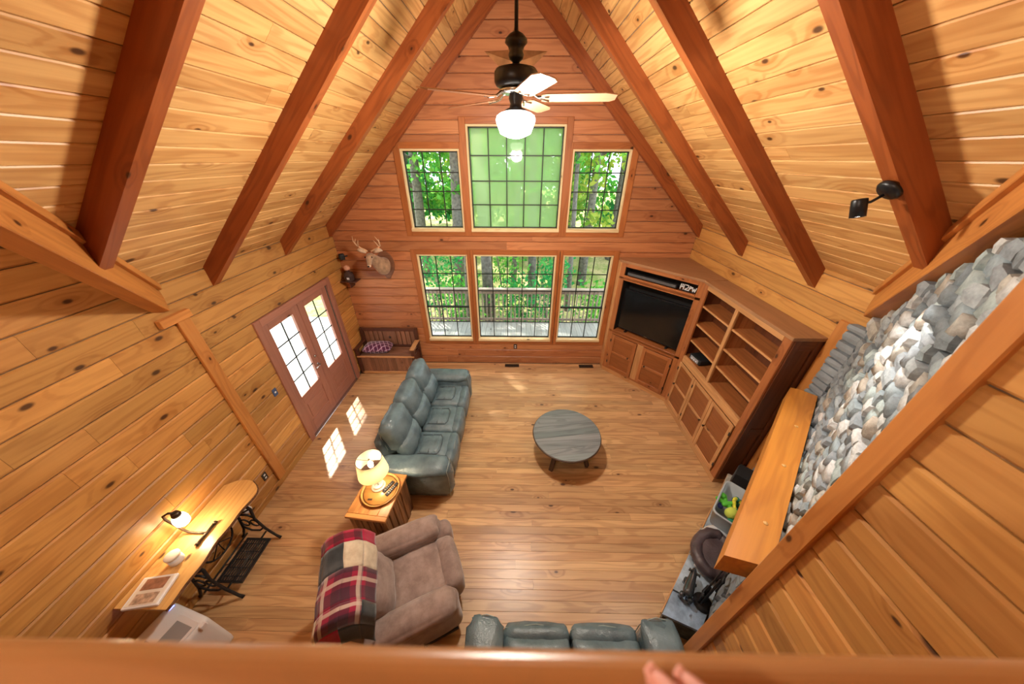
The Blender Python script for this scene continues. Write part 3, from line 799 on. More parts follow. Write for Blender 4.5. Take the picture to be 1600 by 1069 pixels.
# ================================================================== DOORS, WALL FITTINGS
struct(bx('trim_5',None,'door_wood',XL-.02,XL+.022,3.32,3.42,0,2.2)); struct(bx('trim_6',None,'door_wood',XL-.02,XL+.022,5.0,5.10,0,2.2)); struct(bx('trim_7',None,'door_wood',XL-.02,XL+.022,3.42,5.0,2.1,2.2))
struct(bx('trim_8',None,'chrome',XL-.14,XL+.02,3.42,5.0,-.01,.012))
def door(i,y0,y1,hand):
    d=bpy.data.objects.new('door_%d'%i,None); COL.objects.link(d); struct(d); d.location=(XL-.055,y0,.012)
    W=y1-y0; gy0,gy1,gz0,gz1=.14,W-.14,.74,1.96; t0,t1=-.022,.022
    bx('stile',d,'door_wood',t0,t1,0,gy0,0,2.085); bx('stile',d,'door_wood',t0,t1,gy1,W,0,2.085)
    bx('rail',d,'door_wood',t0,t1,gy0,gy1,gz1,2.085); bx('rail',d,'door_wood',t0,t1,gy0,gy1,.6,gz0); bx('rail',d,'door_wood',t0,t1,gy0,gy1,0,.22)
    p=bx('panel',d,'door_wood',-.012,.010,gy0,gy1,.22,.6); bx('raised_field',p,'door_wood',-.1,.1,-.1,.1,-.006,.016) if False else None
    bx('raised_field',d,'door_wood',.010,.018,gy0+.05,gy1-.05,.27,.55,.006)
    nc,nr=2,4; pw,ph=(gy1-gy0)/nc,(gz1-gz0)/nr
    for c in range(1,nc): bx('muntin',d,'muntin',-.004,.008,gy0+c*pw-.009,gy0+c*pw+.009,gz0,gz1,0)
    for r in range(1,nr): bx('muntin',d,'muntin',-.0035,.0075,gy0,gy1,gz0+r*ph-.009,gz0+r*ph+.009,0)
    for c in range(nc):
        for r in range(nr): bx('pane',d,'glass',-.0015,.0015,gy0+c*pw+.001,gy0+(c+1)*pw-.001,gz0+r*ph+.001,gz0+(r+1)*ph-.001,0)
    if hand:
        h=lathe('escutcheon',[(.0,0),(.028,0),(.026,.01),(.0,.012)],'chrome',d,(t1,W-.06,.98),16,False,(0,PI/2,0))
        tube('door_handle',[(t1+.01,W-.06,.98),(t1+.05,W-.06,.98),(t1+.055,W-.1,.975),(t1+.05,W-.17,.97)],.009,'chrome',d,8)
        lathe('deadbolt',[(.0,0),(.024,0),(.022,.018),(.0,.02)],'chrome',d,(t1,W-.06,1.14),16,False,(0,PI/2,0))
door(1,3.425,4.205,True); door(2,4.215,4.995,False)
def plate(name,label,cat,loc,rot,mat,sockets,sub='socket'):
    t=thing(name,label,cat,loc); t.rotation_euler=rot     # local: x right, y up, z out
    bx('plate',t,mat,-.036,.036,-.058,.058,0,.008,.003)
    for (sy) in sockets: bx(sub,t,'white' if mat!='white' else 'black_matte',-.014,.014,sy-.012,sy+.012,.008,.012,.002)
    return t
RL=(PI/2,0,PI/2); RBK=(PI/2,0,0)
plate('light_switch','dark blue switch plate on the plank wall left of the doors','switch',(XL,3.16,1.21),RL,plain('switch_blue',(.05,.09,.2),.4),(0,),'toggle')
plate('wall_outlet','white outlet in a black frame beside the wall post','outlet',(XL,2.45,.35),RL,plain('outlet_black',(.02,.02,.02),.4),(-.025,.025))
plate('window_outlet','small outlet under the middle window','outlet',(.0,YB,.45),RBK,plain('outlet_black2',(.03,.025,.02),.4),(-.022,.022))
t=thing('plug_in_freshener','round white plug-in gadget on the wall behind the slab desk','plug',(XL,2.06,.24)); t.rotation_euler=RL
lathe('body',[(.0,0),(.04,0),(.046,.02),(.04,.045),(.0,.05)],'white',t,(0,0,0),20,False); lathe('dial',[(.0,0),(.016,0),(.014,.008),(0,.008)],'chrome',t,(0,0,.049),12,False)
for i,(vx,vy,lb) in enumerate(((-.07,5.52,'dark floor vent under the middle window'),(1.6,5.52,'dark floor vent at the foot of the corner cabinet'))):
    t=thing('floor_vent',lb,'vent',(vx,vy,0),0,'floor vents along the window wall')
    fr=MB().box(-.16,.16,-.055,-.042,0,.006).box(-.16,.16,.042,.055,0,.006).box(-.16,-.147,-.042,.042,0,.006).box(.147,.16,-.042,.042,0,.006); fr.build('frame','bronze',t)
    bx('duct',t,'niche',-.147,.147,-.042,.042,.0005,.001,0)
    for k in range(9): bx('louver',t,'bronze',-.13+k*.0325-.005,-.13+k*.0325+.005,-.042,.042,.001,.005,.001)
# barn star on the gable
t=thing('barn_star','large brown metal barn star on the gable behind the fan','star',(-.03,YB,5.12))
sv=[(0,-.12,0)];R1,R2=.46,.19
for k in range(10):
    a=PI/2+k*PI/5; rr=R1 if k%2==0 else R2; sv.append((rr*math.cos(a),-.004,rr*math.sin(a)))
sv.append((0,-.002,0))
put('star_body',fixn(mesh('star_body',sv,[(0,1+k,1+(k+1)%10) for k in range(10)]+[(11,1+(k+1)%10,1+k) for k in range(10)])),plain('star_tin','#a9774a',.55,.3,noise=.3),t)
lathe('hook',[(0,0),(.012,0),(.012,.02),(0,.02)],'iron',t,(0,-.01,.44),8,False,(PI/2,0,0))

# ================================================================== CEILING FAN
FX,FY=-.015,3.0
fan=thing('ceiling_fan','black five-blade ceiling fan with a milk-glass schoolhouse light','fan',(FX,FY,0))
lathe('canopy',[(.0,6.10),(.075,6.10),(.08,6.06),(.06,5.98),(.02,5.95),(.0,5.95)],'black',fan,(0,0,0),24,False)
tube('downrod',[(0,0,5.96),(0,0,4.60)],.014,'black',fan,12)
lathe('coupling_cover',[(.018,4.78),(.05,4.765),(.078,4.74),(.082,4.72),(.06,4.70),(.05,4.675),(.058,4.655),(.05,4.63),(.028,4.615),(.024,4.60)],'black',fan,(0,0,0),24)
lathe('motor_housing',[(.03,4.60),(.09,4.59),(.15,4.575),(.165,4.555),(.165,4.50),(.15,4.475),(.12,4.465),(.0,4.465)],'black',fan,(0,0,0),32,False)
lathe('flywheel',[(.0,4.466),(.11,4.466),(.125,4.45),(.11,4.43),(.0,4.43)],'chrome',fan,(0,0,0),28,False)
lathe('light_fitter',[(.05,4.43),(.055,4.40),(.045,4.37),(.05,4.345),(.085,4.33),(.09,4.315),(.0,4.315)],'black',fan,(0,0,0),24,False)
lathe('globe',[(.0,4.322),(.085,4.322),(.12,4.312),(.152,4.292),(.160,4.268),(.155,4.245),(.125,4.175),(.112,4.168),(.06,4.148),(.0,4.138)],'globe',fan,(0,0,0),32,False)
tube('pull_chain',[(.05,-.02,4.34),(.055,-.025,4.20)],.0025,'chrome',fan,6)
MT['blade_top']=wood('blade_maple','#b08466','#8c6448',rough=.35,knots=0,vary=.05,contrast=.3)
for k in range(5):
    a=math.radians(-4+72*k); ca,sa=math.cos(a),math.sin(a)
    B=Matrix.Rotation(a,4,'Z')
    tilt=Matrix.Translation((.0,0,4.405))@Matrix.Rotation(math.radians(-12),4,'X')
    out=[(.20,-.055),(.24,-.068),(.68,-.075),(.77,-.045),(.77,.045),(.73,.075),(.24,.068),(.20,.055)]
    v=[(x,y2,-.004) for x,y2 in out]+[(x,y2,.004) for x,y2 in out]; n=len(out)
    f=[tuple(range(n-1,-1,-1)),tuple(range(n,2*n))]+[(i,(i+1)%n,(i+1)%n+n,i+n) for i in range(n)]
    bl=put('blade',fixn(mesh('blade',v,f)),'blade_top',fan,B@tilt)
    ir=MB().add(tube_vf([(.09,0,.035),(.13,.0,.03),(.17,.0,.004),(.26,.035,-.008)],.009,6)).add(tube_vf([(.17,0,.004),(.26,-.035,-.008)],.008,6))
    ir.build('blade_iron','chrome',bl,True)
point_light('fan_bulb',(0,0,4.06),FAN_W,(1,.92,.80),.13,fan)

# ================================================================== LOFT RAILING, HAND, LOFT FILL LAMP
lr=thing('loft_railing','honey-brown wooden rail running along the loft edge in front','railing',(0,0,2.75))
# rounded top rail along X, front edge at y = .072
pr=[];r=.016
y0r,y1r,z0r,z1r=-.068,.0725,.912,.95
for (cx,cz,a0) in ((y1r-r,z1r-r,0),(y0r+r,z1r-r,90),(y0r+r,z0r+r,180),(y1r-r,z0r+r,270)):
    for k in range(7): a=math.radians(a0+15*k); pr.append((cx+r*math.cos(a),cz+r*math.sin(a)))
n=len(pr); v=[(-3.34,a,b) for a,b in pr]+[(1.41,a,b) for a,b in pr]
put('top_rail',fixn(mesh('top_rail',v,[tuple(range(n)),tuple(range(2*n-1,n-1,-1))]+[(i,i+n,(i+1)%n+n,(i+1)%n) for i in range(n)])),'rail',lr)
bx('bottom_rail',lr,'rail',-3.34,1.41,-.03,.03,.08,.12)
for px in (-3.25,-.8,1.34): bx('post',lr,'rail',px-.045,px+.045,-.045,.045,0,.915)
xx=-3.1
while xx<1.25:
    if abs(xx+.8)>.08: bx('baluster',lr,'rail',xx-.016,xx+.016,-.016,.016,.12,.915)
    xx+=.13
# hand resting on the rail
def skinned(name,chains,mat,parent=None,levels=2):
    """chains: lists of (point, radius); the first vertex of later chains may repeat an existing point"""
    bm_v=[];rad=[];edges=[];idx={}
    for ch in chains:
        prev=None
        for p,rr in ch:
            k=tuple(round(c,5) for c in p)
            if k not in idx: idx[k]=len(bm_v); bm_v.append(p); rad.append(rr)
            i=idx[k]
            if prev is not None: edges.append((prev,i))
            prev=i
    me=bpy.data.meshes.new(name); me.from_pydata(bm_v,edges,[]); o=put(name,me,None,parent)
    sk=o.modifiers.new('skin','SKIN'); sk.use_smooth_shade=True
    for i,rr in enumerate(rad):
        rx,ry=(rr if isinstance(rr,tuple) else (rr,rr)); me.skin_vertices[0].data[i].radius=(rx,ry)
    me.skin_vertices[0].data[0].use_root=True
    ss=o.modifiers.new('sub','SUBSURF'); ss.levels=levels; ss.render_levels=levels
    me.materials.append(MT[mat] if isinstance(mat,str) else mat)
    return o
MT['skin']=plain('skin','#c98a78',.5,noise=.12,nscale=40)
def unit(*a): return Vector(a)
zr=3.7
palm=(.155,-.045,zr+.016); wr_=(.195,-.115,zr+.022)
def fing(tip,base,h=.012):
    t,b=Vector(tip),Vector(base); m1=b.lerp(t,.38)+Vector((0,0,h)); m2=b.lerp(t,.72)+Vector((0,0,h*.75))
    return [(tuple(palm),(.019,.013)),(tuple(b),(.0105,.0098)),(tuple(m1),(.0092,.0088)),(tuple(m2),(.0082,.0078)),(tuple(t),(.0066,.006))]
hand=skinned('person',[[((.30,-.36,zr+.05),(.034,.03)),((.235,-.2,zr+.035),(.029,.025)),(wr_,(.026,.02)),(palm,(.019,.013))],
  fing((.090,.0575,zr+.0075),(.134,-.004,zr+.016)), fing((.1085,.0565,zr+.0075),(.152,-.001,zr+.017)),
  fing((.131,.047,zr+.0075),(.169,-.006,zr+.016)), fing((.152,.030,zr+.0075),(.184,-.018,zr+.015)),
  [(wr_,(.026,.02)),((.150,-.098,zr+.016),(.0125,.011)),((.118,-.066,zr+.0125),(.0098,.009)),((.100,-.038,zr+.009),(.0075,.0068))]],'skin')
tag(hand,'fingers of a hand resting on the loft rail in the foreground','person')
MT['nail']=plain('nail','#dba294',.25)
for (p,d) in (((.0925,.0545,zr+.0135),(.044,-.061)),((.111,.0535,zr+.0135),(.044,-.058))):
    a=math.atan2(-d[1],-d[0])
    nl=put('fingernail',mesh('fingernail',*rbox_vf(.012,.0085,.003,.0014,4),True),'nail',hand,None,p,(0,-.18,a))
# added fill lamp, unseen behind the camera, to brighten the room
t=thing('loft_fill_lamp','added fill lamp hung over the loft, unseen behind the camera','lamp',(-1.7,-.75,0))
tube('cord',[(0,0,6.2),(0,0,5.0)],.006,'black',t,8)
lathe('shade',[(.02,5.02),(.05,5.0),(.14,4.93),(.15,4.90),(.14,4.90),(.045,4.985),(.0,5.0)],'black',t,(0,0,0),24,False)
lathe('bulb',[(.0,4.96),(.02,4.95),(.032,4.91),(.02,4.88),(.0,4.87)],'bulb',t,(0,0,0),16,False)
point_light('loft_fill_light',(0,0,4.80),LOFT_FILL_W,(1,.92,.80),.08,t)
# spot lamp on the nearest right rafter
t=thing('spot_light','black adjustable spotlight fixed to the nearest right rafter','lamp',(2.115,1.93,3.86))
lathe('base',[(.0,-.028),(.05,-.028),(.062,-.015),(.062,0),(0,0)],'black',t,(0,0,0),24,False,(0,math.radians(43.8),0))
tube('arm',[(-.02,0,-.03),(-.05,.02,-.07),(-.09,.05,-.085)],.008,'black',t,8)
hd=lathe('head',[(.0,0),(.034,0),(.036,.01),(.036,.10),(.032,.10),(.031,.03),(0,.03)],'black',t,(-.09,.05,-.06),20,False)
dirv=Vector((.12,-.55,-1.5)).normalized(); hd.rotation_euler=dirv.to_track_quat('Z','Y').to_euler()
lathe('lens',[(.0,.092),(.031,.092),(.031,.095),(0,.095)],plain('spot_lens',(1,1,1),.3,emis=(1,.96,.9),estr=15),hd,(0,0,0),20,False)
sl=bpy.data.lights.new('spot_beam','SPOT'); sl.energy=55; sl.spot_size=math.radians(75); sl.spot_blend=.6; sl.shadow_soft_size=.03; sl.color=(1,.95,.88)
so=bpy.data.objects.new('spot_beam',sl); COL.objects.link(so); so.parent=t; so.location=Vector((-.09,.05,-.06))+dirv*.13; so.rotation_euler=dirv.to_track_quat('-Z','Y').to_euler()

# ================================================================== LEATHER SOFAS
def piping(name,parent,pts,r=.005): return tube(name,pts,r,'stitch',parent,6)
def leather_sofa(name,label,loc,rz,nseat,sw,arm=.26,group=None):
    """local frame: +X is the front, Y along the length; origin at the floor centre"""
    t=thing(name,label,'sofa',loc,rz,group); L=nseat*sw+2*arm; h=nseat*sw/2
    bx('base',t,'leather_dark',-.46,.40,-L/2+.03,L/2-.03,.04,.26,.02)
    for s in (-1,1):
        yc=s*(h+arm/2)
        a=cushion('arm',t,'leather',(.02,yc,.335),(.90,arm-.01,.57),.09,(.012,.015,.03),n=8,wr=.004)
        b=cushion('arm_pad',t,'leather',(.01,yc+s*.012,.575),(.86,arm+.035,.13),.06,(.01,.01,.02),n=8,wr=.006,wfreq=14)
        tube('piping',[(.44,yc-s*(arm/2-.02)*1.0,.08),(.455,yc-s*(arm/2-.03),.45),(.44,yc-s*(arm/2-.04),.60),(.455,yc,.63),(.44,yc+s*(arm/2-.01),.60),(.455,yc+s*(arm/2-.01),.45),(.44,yc+s*(arm/2-.02),.08)],.004,'stitch',t,6)
        bx('recline_latch',t,'black_matte',.05,.15,yc+s*(arm/2-.004),yc+s*(arm/2+.008),.40,.43)
    for k in range(nseat):
        yc=-h+sw*(k+.5)
        se=cushion('seat',t,'leather',(.12,yc,.40),(.50,sw-.012,.17),.06,(.0,.0,.03),n=9,wr=.006,wfreq=16)
        pv=[(-.17,-sw*.30,.098),(.10,-sw*.31,.106),(.135,-sw*.2,.107),(.14,0,.113),(.135,sw*.2,.107),(.10,sw*.31,.106),(-.17,sw*.30,.098)]
        tube('seam',pv,.008,'leather_dark',se,6); tube('seam',[(-.02,-sw*.30,.114),(-.02,0,.117),(-.02,sw*.30,.114)],.005,'leather_dark',se,6)
        cushion('seat_pad',se,'leather',(-.02,0,.075),(.28,sw*.58,.075),.03,(.0,.0,.012),n=7,wr=.006,wfreq=22)
        fr=cushion('footrest',t,'leather',(.385,yc,.30),(.15,sw-.012,.36),.06,(.03,.0,.012),n=8,wr=.005,wfreq=16)
        tube('piping',[(.03,-sw/2+.02,.16),(.055,0,.172),(.03,sw/2-.02,.16)],.004,'stitch',fr,6)
        cushion('lower_back',t,'leather',(-.20,yc,.62),(.20,sw-.012,.34),.085,(.035,.0,.01),(0,math.radians(-14),0),n=8,wr=.006,wfreq=14)
        ub=cushion('upper_back',t,'leather',(-.315,yc,.86),(.21,sw-.004,.44),.075,(.04,.0,.03),(0,math.radians(-16),0),n=9,wr=.007,wfreq=13)
        tube('piping',[(-.11,-sw/2+.01,-.15),(-.105,-sw/2+.02,.06),(-.09,-sw/2+.05,.18),(-.08,0,.215),(-.09,sw/2-.05,.18),(-.105,sw/2-.02,.06),(-.11,sw/2-.01,-.15)],.004,'stitch',ub,6)
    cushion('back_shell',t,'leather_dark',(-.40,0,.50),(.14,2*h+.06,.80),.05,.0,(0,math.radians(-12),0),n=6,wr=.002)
    for sx in (-.4,.32):
        for s in (-1,1): bx('foot',t,'black_matte',sx-.03,sx+.03,s*(L/2-.1)-.03,s*(L/2-.1)+.03,0,.045)
    return t
leather_sofa('reclining_sofa','long teal-grey leather reclining sofa with three seats by the doors',(-1.30,3.445,0),0,3,.547,.255)
leather_sofa('loveseat','teal-grey leather loveseat at the foot of the picture, below the loft rail',(.505,.53,0),PI/2,2,.595,.27)

# ================================================================== RECLINER AND QUILT
rc=thing('recliner','taupe suede recliner with a patchwork quilt over its back','armchair',(-1.075,1.275,0),math.radians(25))
bx('base',rc,plain('recliner_base',(.09,.08,.075),.8),-.34,.33,-.34,.34,.02,.16,.02)
cushion('seat',rc,'suede',(.13,0,.38),(.56,.50,.20),.06,(.01,0,.035),n=9,wr=.006,wfreq=10)
cushion('footrest',rc,'suede',(.445,0,.33),(.20,.50,.33),.07,(.02,0,.02),n=8,wr=.006,wfreq=9)
cushion('footrest_wing',rc,'suede',(.45,.33,.335),(.19,.21,.34),.07,(.02,0,.01),n=7,wr=.004)
for s in (-1,1):
    ar=cushion('arm',rc,'suede',(.06,s*.355,.34),(.78,.215,.50),.085,(.01,.015,.02),n=9,wr=.006,wfreq=8)
    cushion('arm_pad',rc,'suede',(.045,s*.36,.55),(.76,.235,.15),.07,(.01,.01,.02),n=9,wr=.006,wfreq=9)
bx('side_pocket',rc,'black_matte',.08,.40,-.478,-.464,.16,.20); bx('release_lever',rc,'black_matte',.02,.09,-.50,-.464,.17,.25)
cushion('back_cushion',rc,'suede',(-.24,0,.62),(.24,.52,.44),.10,(.04,0,.02),(0,math.radians(-20),0),n=9,wr=.010,wfreq=9)
cushion('back_frame',rc,'suede',(-.38,0,.66),(.20,.66,.78),.08,(.0,0,.02),(0,math.radians(-20),0),n=8,wr=.004)
cushion('head_pillow',rc,'suede',(-.36,0,.90),(.26,.58,.30),.11,(.03,0,.03),(0,math.radians(-20),0),n=9,wr=.008,wfreq=9)
for sx in (-.25,.25):
    for s in (-1,1): bx('foot',rc,'black_matte',sx-.03,sx+.03,s*.28-.03,s*.28+.03,0,.03)
qt=thing('patchwork_quilt','red black and cream patchwork quilt draped over the recliner back','blanket',(-1.075,1.275,0),math.radians(25))
# profile of the drape, front (low, over back cushion) -> over the top -> down behind
prof=[(-.16,.88),(-.19,.95),(-.22,1.02),(-.27,1.085),(-.38,1.125),(-.50,1.10),(-.575,1.02),(-.60,.86),(-.60,.66),(-.605,.45),(-.61,.24)]
Ls=[0]
for a,b in zip(prof[:-1],prof[1:]): Ls.append(Ls[-1]+math.hypot(b[0]-a[0],b[1]-a[1]))
def qfn(u,v):
    s=u*Ls[-1]
    for i in range(len(prof)-1):
        if s<=Ls[i+1]+1e-9: break
    f=(s-Ls[i])/(Ls[i+1]-Ls[i]); X=prof[i][0]*(1-f)+prof[i+1][0]*f; Z=prof[i][1]*(1-f)+prof[i+1][1]*f
    Y=.40-v*.92; e=max(0,abs(Y+.02)-.33)
    Z-=e*1.5*(1 if u<.75 else .2); Y=Y+( -math.copysign(e*.62,Y)); X+= -e*.35*(1-u)
    n=mnoise.noise(Vector((u*5,v*6,3.1)))*.018+math.sin(v*26+u*5)*.006
    return (X+n*.8+.02*math.sin(v*5)*(1-u),Y,Z+n+.012)
QU=[0,.13,.25,.40,.62,1.0]; QV=[0,.22,.46,.72,.88,1.0]
QM=[['red_cloth','fleece','tartan','rib','rib'],
    ['buffalo','fleece','tartan','tartan','rib'],
    ['buffalo','rib','tartan','tartan','red_cloth'],
    ['buffalo','rib','tartan','fleece','tartan'],
    ['fleece','rib','fleece','red_cloth','tartan']]
for i in range(5):
    for j in range(5):
        grid_surface('patch',qfn,7,7,QM[i][j],qt,.012,True,QU[i],QU[i+1],QV[j],QV[j+1])

# ================================================================== END TABLE, TRAY, LAMP, REMOTES
et=thing('end_table','square log-sided end table between sofa and recliner','table',(-1.585,2.03,0),math.radians(-6))
TW,TD,TH=.235,.285,.665
for k in range(4):
    a=-TW+k*TW/2; bx('top_plank',et,'end_table',a+.001,a+TW/2-.001,-TD+.05,TD-.05,TH-.035,TH,.004,grain='y')
for s in (-1,1): bx('top_plank',et,'end_table',-TW,TW,s*TD,s*(TD-.049),TH-.035,TH,.004)
rl=random.Random(5)
for side in range(4):
    n=6 if side%2 else 7; W=(TW if side%2==0 else TD)-.02
    for k in range(6):
        a=-W+2*W*k/6; w=2*W/6
        if side==0: bx('log_stave',et,'log',a+.002,a+w-.002,-TD+.02,-TD+.05+rl.uniform(0,.01),.0,TH-.036,.008,'z')
        if side==2: bx('log_stave',et,'log',a+.002,a+w-.002,TD-.05,TD-.02+rl.uniform(0,.005),.0,TH-.036,.008,'z')
        if side==1: bx('log_stave',et,'log',TW-.05,TW-.02+rl.uniform(-.005,.01),a+.002,a+w-.002,.0,TH-.036,.008,'z')
        if side==3: bx('log_stave',et,'log',-TW+.02-rl.uniform(-.005,.01),-TW+.05,a+.002,a+w-.002,.0,TH-.036,.008,'z')
tz=TH
tr=thing('round_tray','round wooden serving tray on the end table','tray',(-1.565,2.08,tz))
lathe('disc',[(.0,.0),(.19,.0),(.195,.006),(.195,.014),(0,.014)],'tray',tr,(0,0,0),40,False)
lathe('rim',[(.185,.0),(.205,.0),(.215,.03),(.207,.034),(.193,.014),(.185,.014)],'tray',tr,(0,0,0),40,False)
bx('maker_plate',tr,'bronze',-.10,-.05,-.13,-.11,.014,.017,.001)
lamp=thing('table_lamp','lit table lamp with a cream drum shade on the round tray','lamp',(-1.60,2.12,tz+.014))
lathe('base',[(.0,0),(.075,0),(.08,.008),(.078,.02),(.05,.03),(.03,.035),(.0,.035)],'cream',lamp,(0,0,0),28,False)
lathe('foot_ring',[(.052,.03),(.06,.036),(.06,.046),(.05,.052),(.03,.05)],'cream',lamp,(0,0,0),28,False)
tube('stem',[(0,0,.03),(0,0,.36)],.009,'chrome',lamp,10)
for k in range(2):
    a0=k*PI/2; loop_tube('wire_ring',[(math.cos(a)*.062*math.cos(a0),math.cos(a)*.062*math.sin(a0),.135+.07*math.sin(a)) for a in [2*PI*i/24 for i in range(24)]],.004,'cream',lamp)
lathe('socket',[(.0,.30),(.018,.30),(.018,.36),(0,.36)],'cream',lamp,(0,0,0),14,False)
sh_=lathe('shade',[(.165,.27),(.135,.50),(.132,.50),(.162,.27)],'shade',lamp,(0,0,0),40,False); 
loop_tube('shade_wire',[(.134*math.cos(a),.134*math.sin(a),.50) for a in [2*PI*i/32 for i in range(32)]],.0035,'bronze',sh_)
tube('spider',[(-.133,0,.485),(0,0,.475),(.133,0,.485)],.003,'bronze',sh_,6)
lathe('finial',[(.0,.47),(.008,.47),(.012,.485),(.006,.50),(.0,.505)],'bronze',lamp,(0,0,0),12,False)
lathe('bulb',[(.0,.455),(.018,.45),(.03,.42),(.026,.385),(.014,.36),(0,.36)],'bulb',lamp,(0,0,0),16,False)
point_light('table_bulb',(0.05,-.04,.40),12,(1,.80,.55),.04,lamp)
def remote(label,x,y,a,L=.16):
    t=thing('remote_control',label,'remote',(x,y,tz+.014),a,'remotes on the round tray')
    put('case',mesh('case',*rbox_vf(L,.042,.018,.008,5),True),'black_matte',t,None,(0,0,.0095))
    bt=MB()
    for i in range(5):
        for j in range(3): bt.box(-L*.3+i*.022-.004,-L*.3+i*.022+.004,-.012+j*.012-.003,-.012+j*.012+.003,.0185,.0205)
    o=bt.build('buttons','chrome',t); o['kind']='stuff'
remote('black remote on the tray, nearer the lamp',-1.482,2.115,math.radians(62)); remote('black remote on the tray, nearer the table edge',-1.43,2.085,math.radians(64),.18)

# ================================================================== COFFEE TABLE
ct=thing('coffee_table','round weathered grey plank coffee table on splayed legs','table',(.79,3.17,0),math.radians(8))
R=.5; nP=9
for k in range(nP):
    y0=-R+2*R*k/nP+.0008; y1=-R+2*R*(k+1)/nP-.0008; pts=[]
    m=10
    for i in range(m+1): yy=y0+(y1-y0)*i/m; pts.append((math.sqrt(max(0,R*R-yy*yy)),yy))
    for i in range(m,-1,-1): yy=y0+(y1-y0)*i/m; pts.append((-math.sqrt(max(0,R*R-yy*yy)),yy))
    n=len(pts); v=[(a,b,.425) for a,b in pts]+[(a,b,.46-.0015*(k%2)) for a,b in pts]
    put('top_plank',fixn(mesh('top_plank',v,[tuple(range(n-1,-1,-1)),tuple(range(n,2*n))]+[(i,(i+1)%n,(i+1)%n+n,i+n) for i in range(n)])),'grey_wood',ct)
loop_tube('edge_band',[((R+.002)*math.cos(a),(R+.002)*math.sin(a),.44) for a in [2*PI*i/64 for i in range(64)]],.012,'grey_leg',ct,8)
for a in (45,135,225,315):
    c,s=math.cos(math.radians(a)),math.sin(math.radians(a)); beam('leg',ct,'grey_leg',(c*.40,s*.40,.003),(c*.25,s*.25,.425),.06,.045,(c,s,.3),.004)
beam('cross_brace',ct,'grey_leg',(.33,.0,.30),(-.33,0,.30),.05,.05); beam('cross_brace',ct,'grey_leg',(0,.33,.30),(0,-.33,.30),.05,.05)
for s in (-1,1):
    beam('stretcher',ct,'grey_leg',(.245,s*.255,.30),(-.245,s*.255,.30),.04,.04)
bx('hub_block',ct,'grey_leg',-.06,.06,-.06,.06,.325,.425)

# ================================================================== SLAB DESK ON A TREADLE BASE
td=thing('treadle_desk','live-edge slab desk on a black cast-iron treadle base along the plank wall','desk',(0,0,0))
yA,yB2=.93,2.10; top=[];nn=26
for i in range(nn+1):
    f=i/nn; yy=yA+(yB2-yA)*f
    xf=-2.90+.010*math.sin(f*9)+.008*math.sin(f*23+1)-.02*f
    if f>.88: xf-= (f-.88)**2*9
    top.append((xf,yy))
pts=top+[(-3.12,yB2+.015),(-3.24,yB2+.0),(XL+.012,yB2-.06),(XL+.012,yA)]
def slabvf(pts,z0,z1,ins):
    n=len(pts); v=[(a-ins if i<=nn else a,b,z0) for i,(a,b) in enumerate(pts)]+[(a,b,z1) for a,b in pts]
    return v,[tuple(range(n-1,-1,-1)),tuple(range(n,2*n))]+[(i,(i+1)%n,(i+1)%n+n,i+n) for i in range(n)]
v,f=slabvf(pts,.745,.78,.03)
slab_rot=Matrix.Rotation(PI/2,4,'Z'); ivr=slab_rot.inverted()
put('slab',fixn(mesh('slab',[tuple(ivr@Vector(p)) for p in v],f)),'slab',td,slab_rot)
tube('live_edge',[(a-.012,b,.758) for a,b in top],.017,'bark_edge',td,8)
for y_ in (1.27,1.86):      # iron side frames
    side=thing('x','x','x'); side.name='iron_side'; 
    for k_ in ('label','category'): del side[k_]
    side.parent=td; side.location=(-3.10,y_,0)
    for s in (-1,1):
        tube('leg',[(s*.06,0,.735),(s*.13,0,.62),(s*.09,0,.42),(s*.13,0,.22),(s*.20,0,.06),(s*.235,0,.012)],[.016,.015,.014,.014,.014,.018],'iron',side,8)
    tube('scroll',[(-.10,0,.44),(-.04,0,.50),(.04,0,.50),(.10,0,.44)],.011,'iron',side,8)
    tube('scroll',[(-.12,0,.24),(-.05,0,.17),(.05,0,.17),(.12,0,.24)],.011,'iron',side,8)
    tube('scroll',[(-.12,0,.62),(0,0,.54),(.12,0,.62)],.010,'iron',side,8)
    for c in (-.055,.055): loop_tube('scroll',[(c+.045*math.cos(a),0,.335+.06*math.sin(a)) for a in [2*PI*i/16 for i in range(16)]],.009,'iron',side)
    tube('top_bar',[(-.16,0,.735),(.16,0,.735)],.013,'iron',side,8)
for xx,zz in ((-3.10,.70),(-3.24,.10),(-2.99,.15)): tube('tie_bar',[(xx,1.27,zz),(xx,1.86,zz)],.010,'iron',td,8)
loop_tube('flywheel',[(-3.22,1.60+.0*math.cos(a)+.17*math.cos(a),.42+.17*math.sin(a)) for a in [2*PI*i/32 for i in range(32)]],.010,'iron',td)
for a in range(4): tube('flywheel_spoke',[(-3.22,1.60-.17*math.cos(a*PI/4),.42-.17*math.sin(a*PI/4)),(-3.22,1.60+.17*math.cos(a*PI/4),.42+.17*math.sin(a*PI/4))],.006,'iron',td,6)
tp=thing('x','x','x'); tp.name='treadle_plate'
for k_ in ('label','category'): del tp[k_]
tp.parent=td; tp.location=(-3.02,1.565,.13)
fr=MB().box(-.14,.14,-.22,-.20,0,.02).box(-.14,.14,.20,.22,0,.02).box(-.14,-.12,-.2,.2,0,.02).box(.12,.14,-.2,.2,0,.02); fr.build('plate_frame','iron',tp)
for k in range(9): bx('grille_bar',tp,'iron',-.12+k*.027,-.107+k*.027,-.2,.2,.004,.016,.001)
for k in range(5): bx('grille_bar',tp,'iron',-.12,.12,-.165+k*.08,-.155+k*.08,.006,.014,.001)
dl=thing('pipe_lamp','lit brown pipe lamp with a glass jar shade on the slab desk','lamp',(-3.10,1.52,.78))
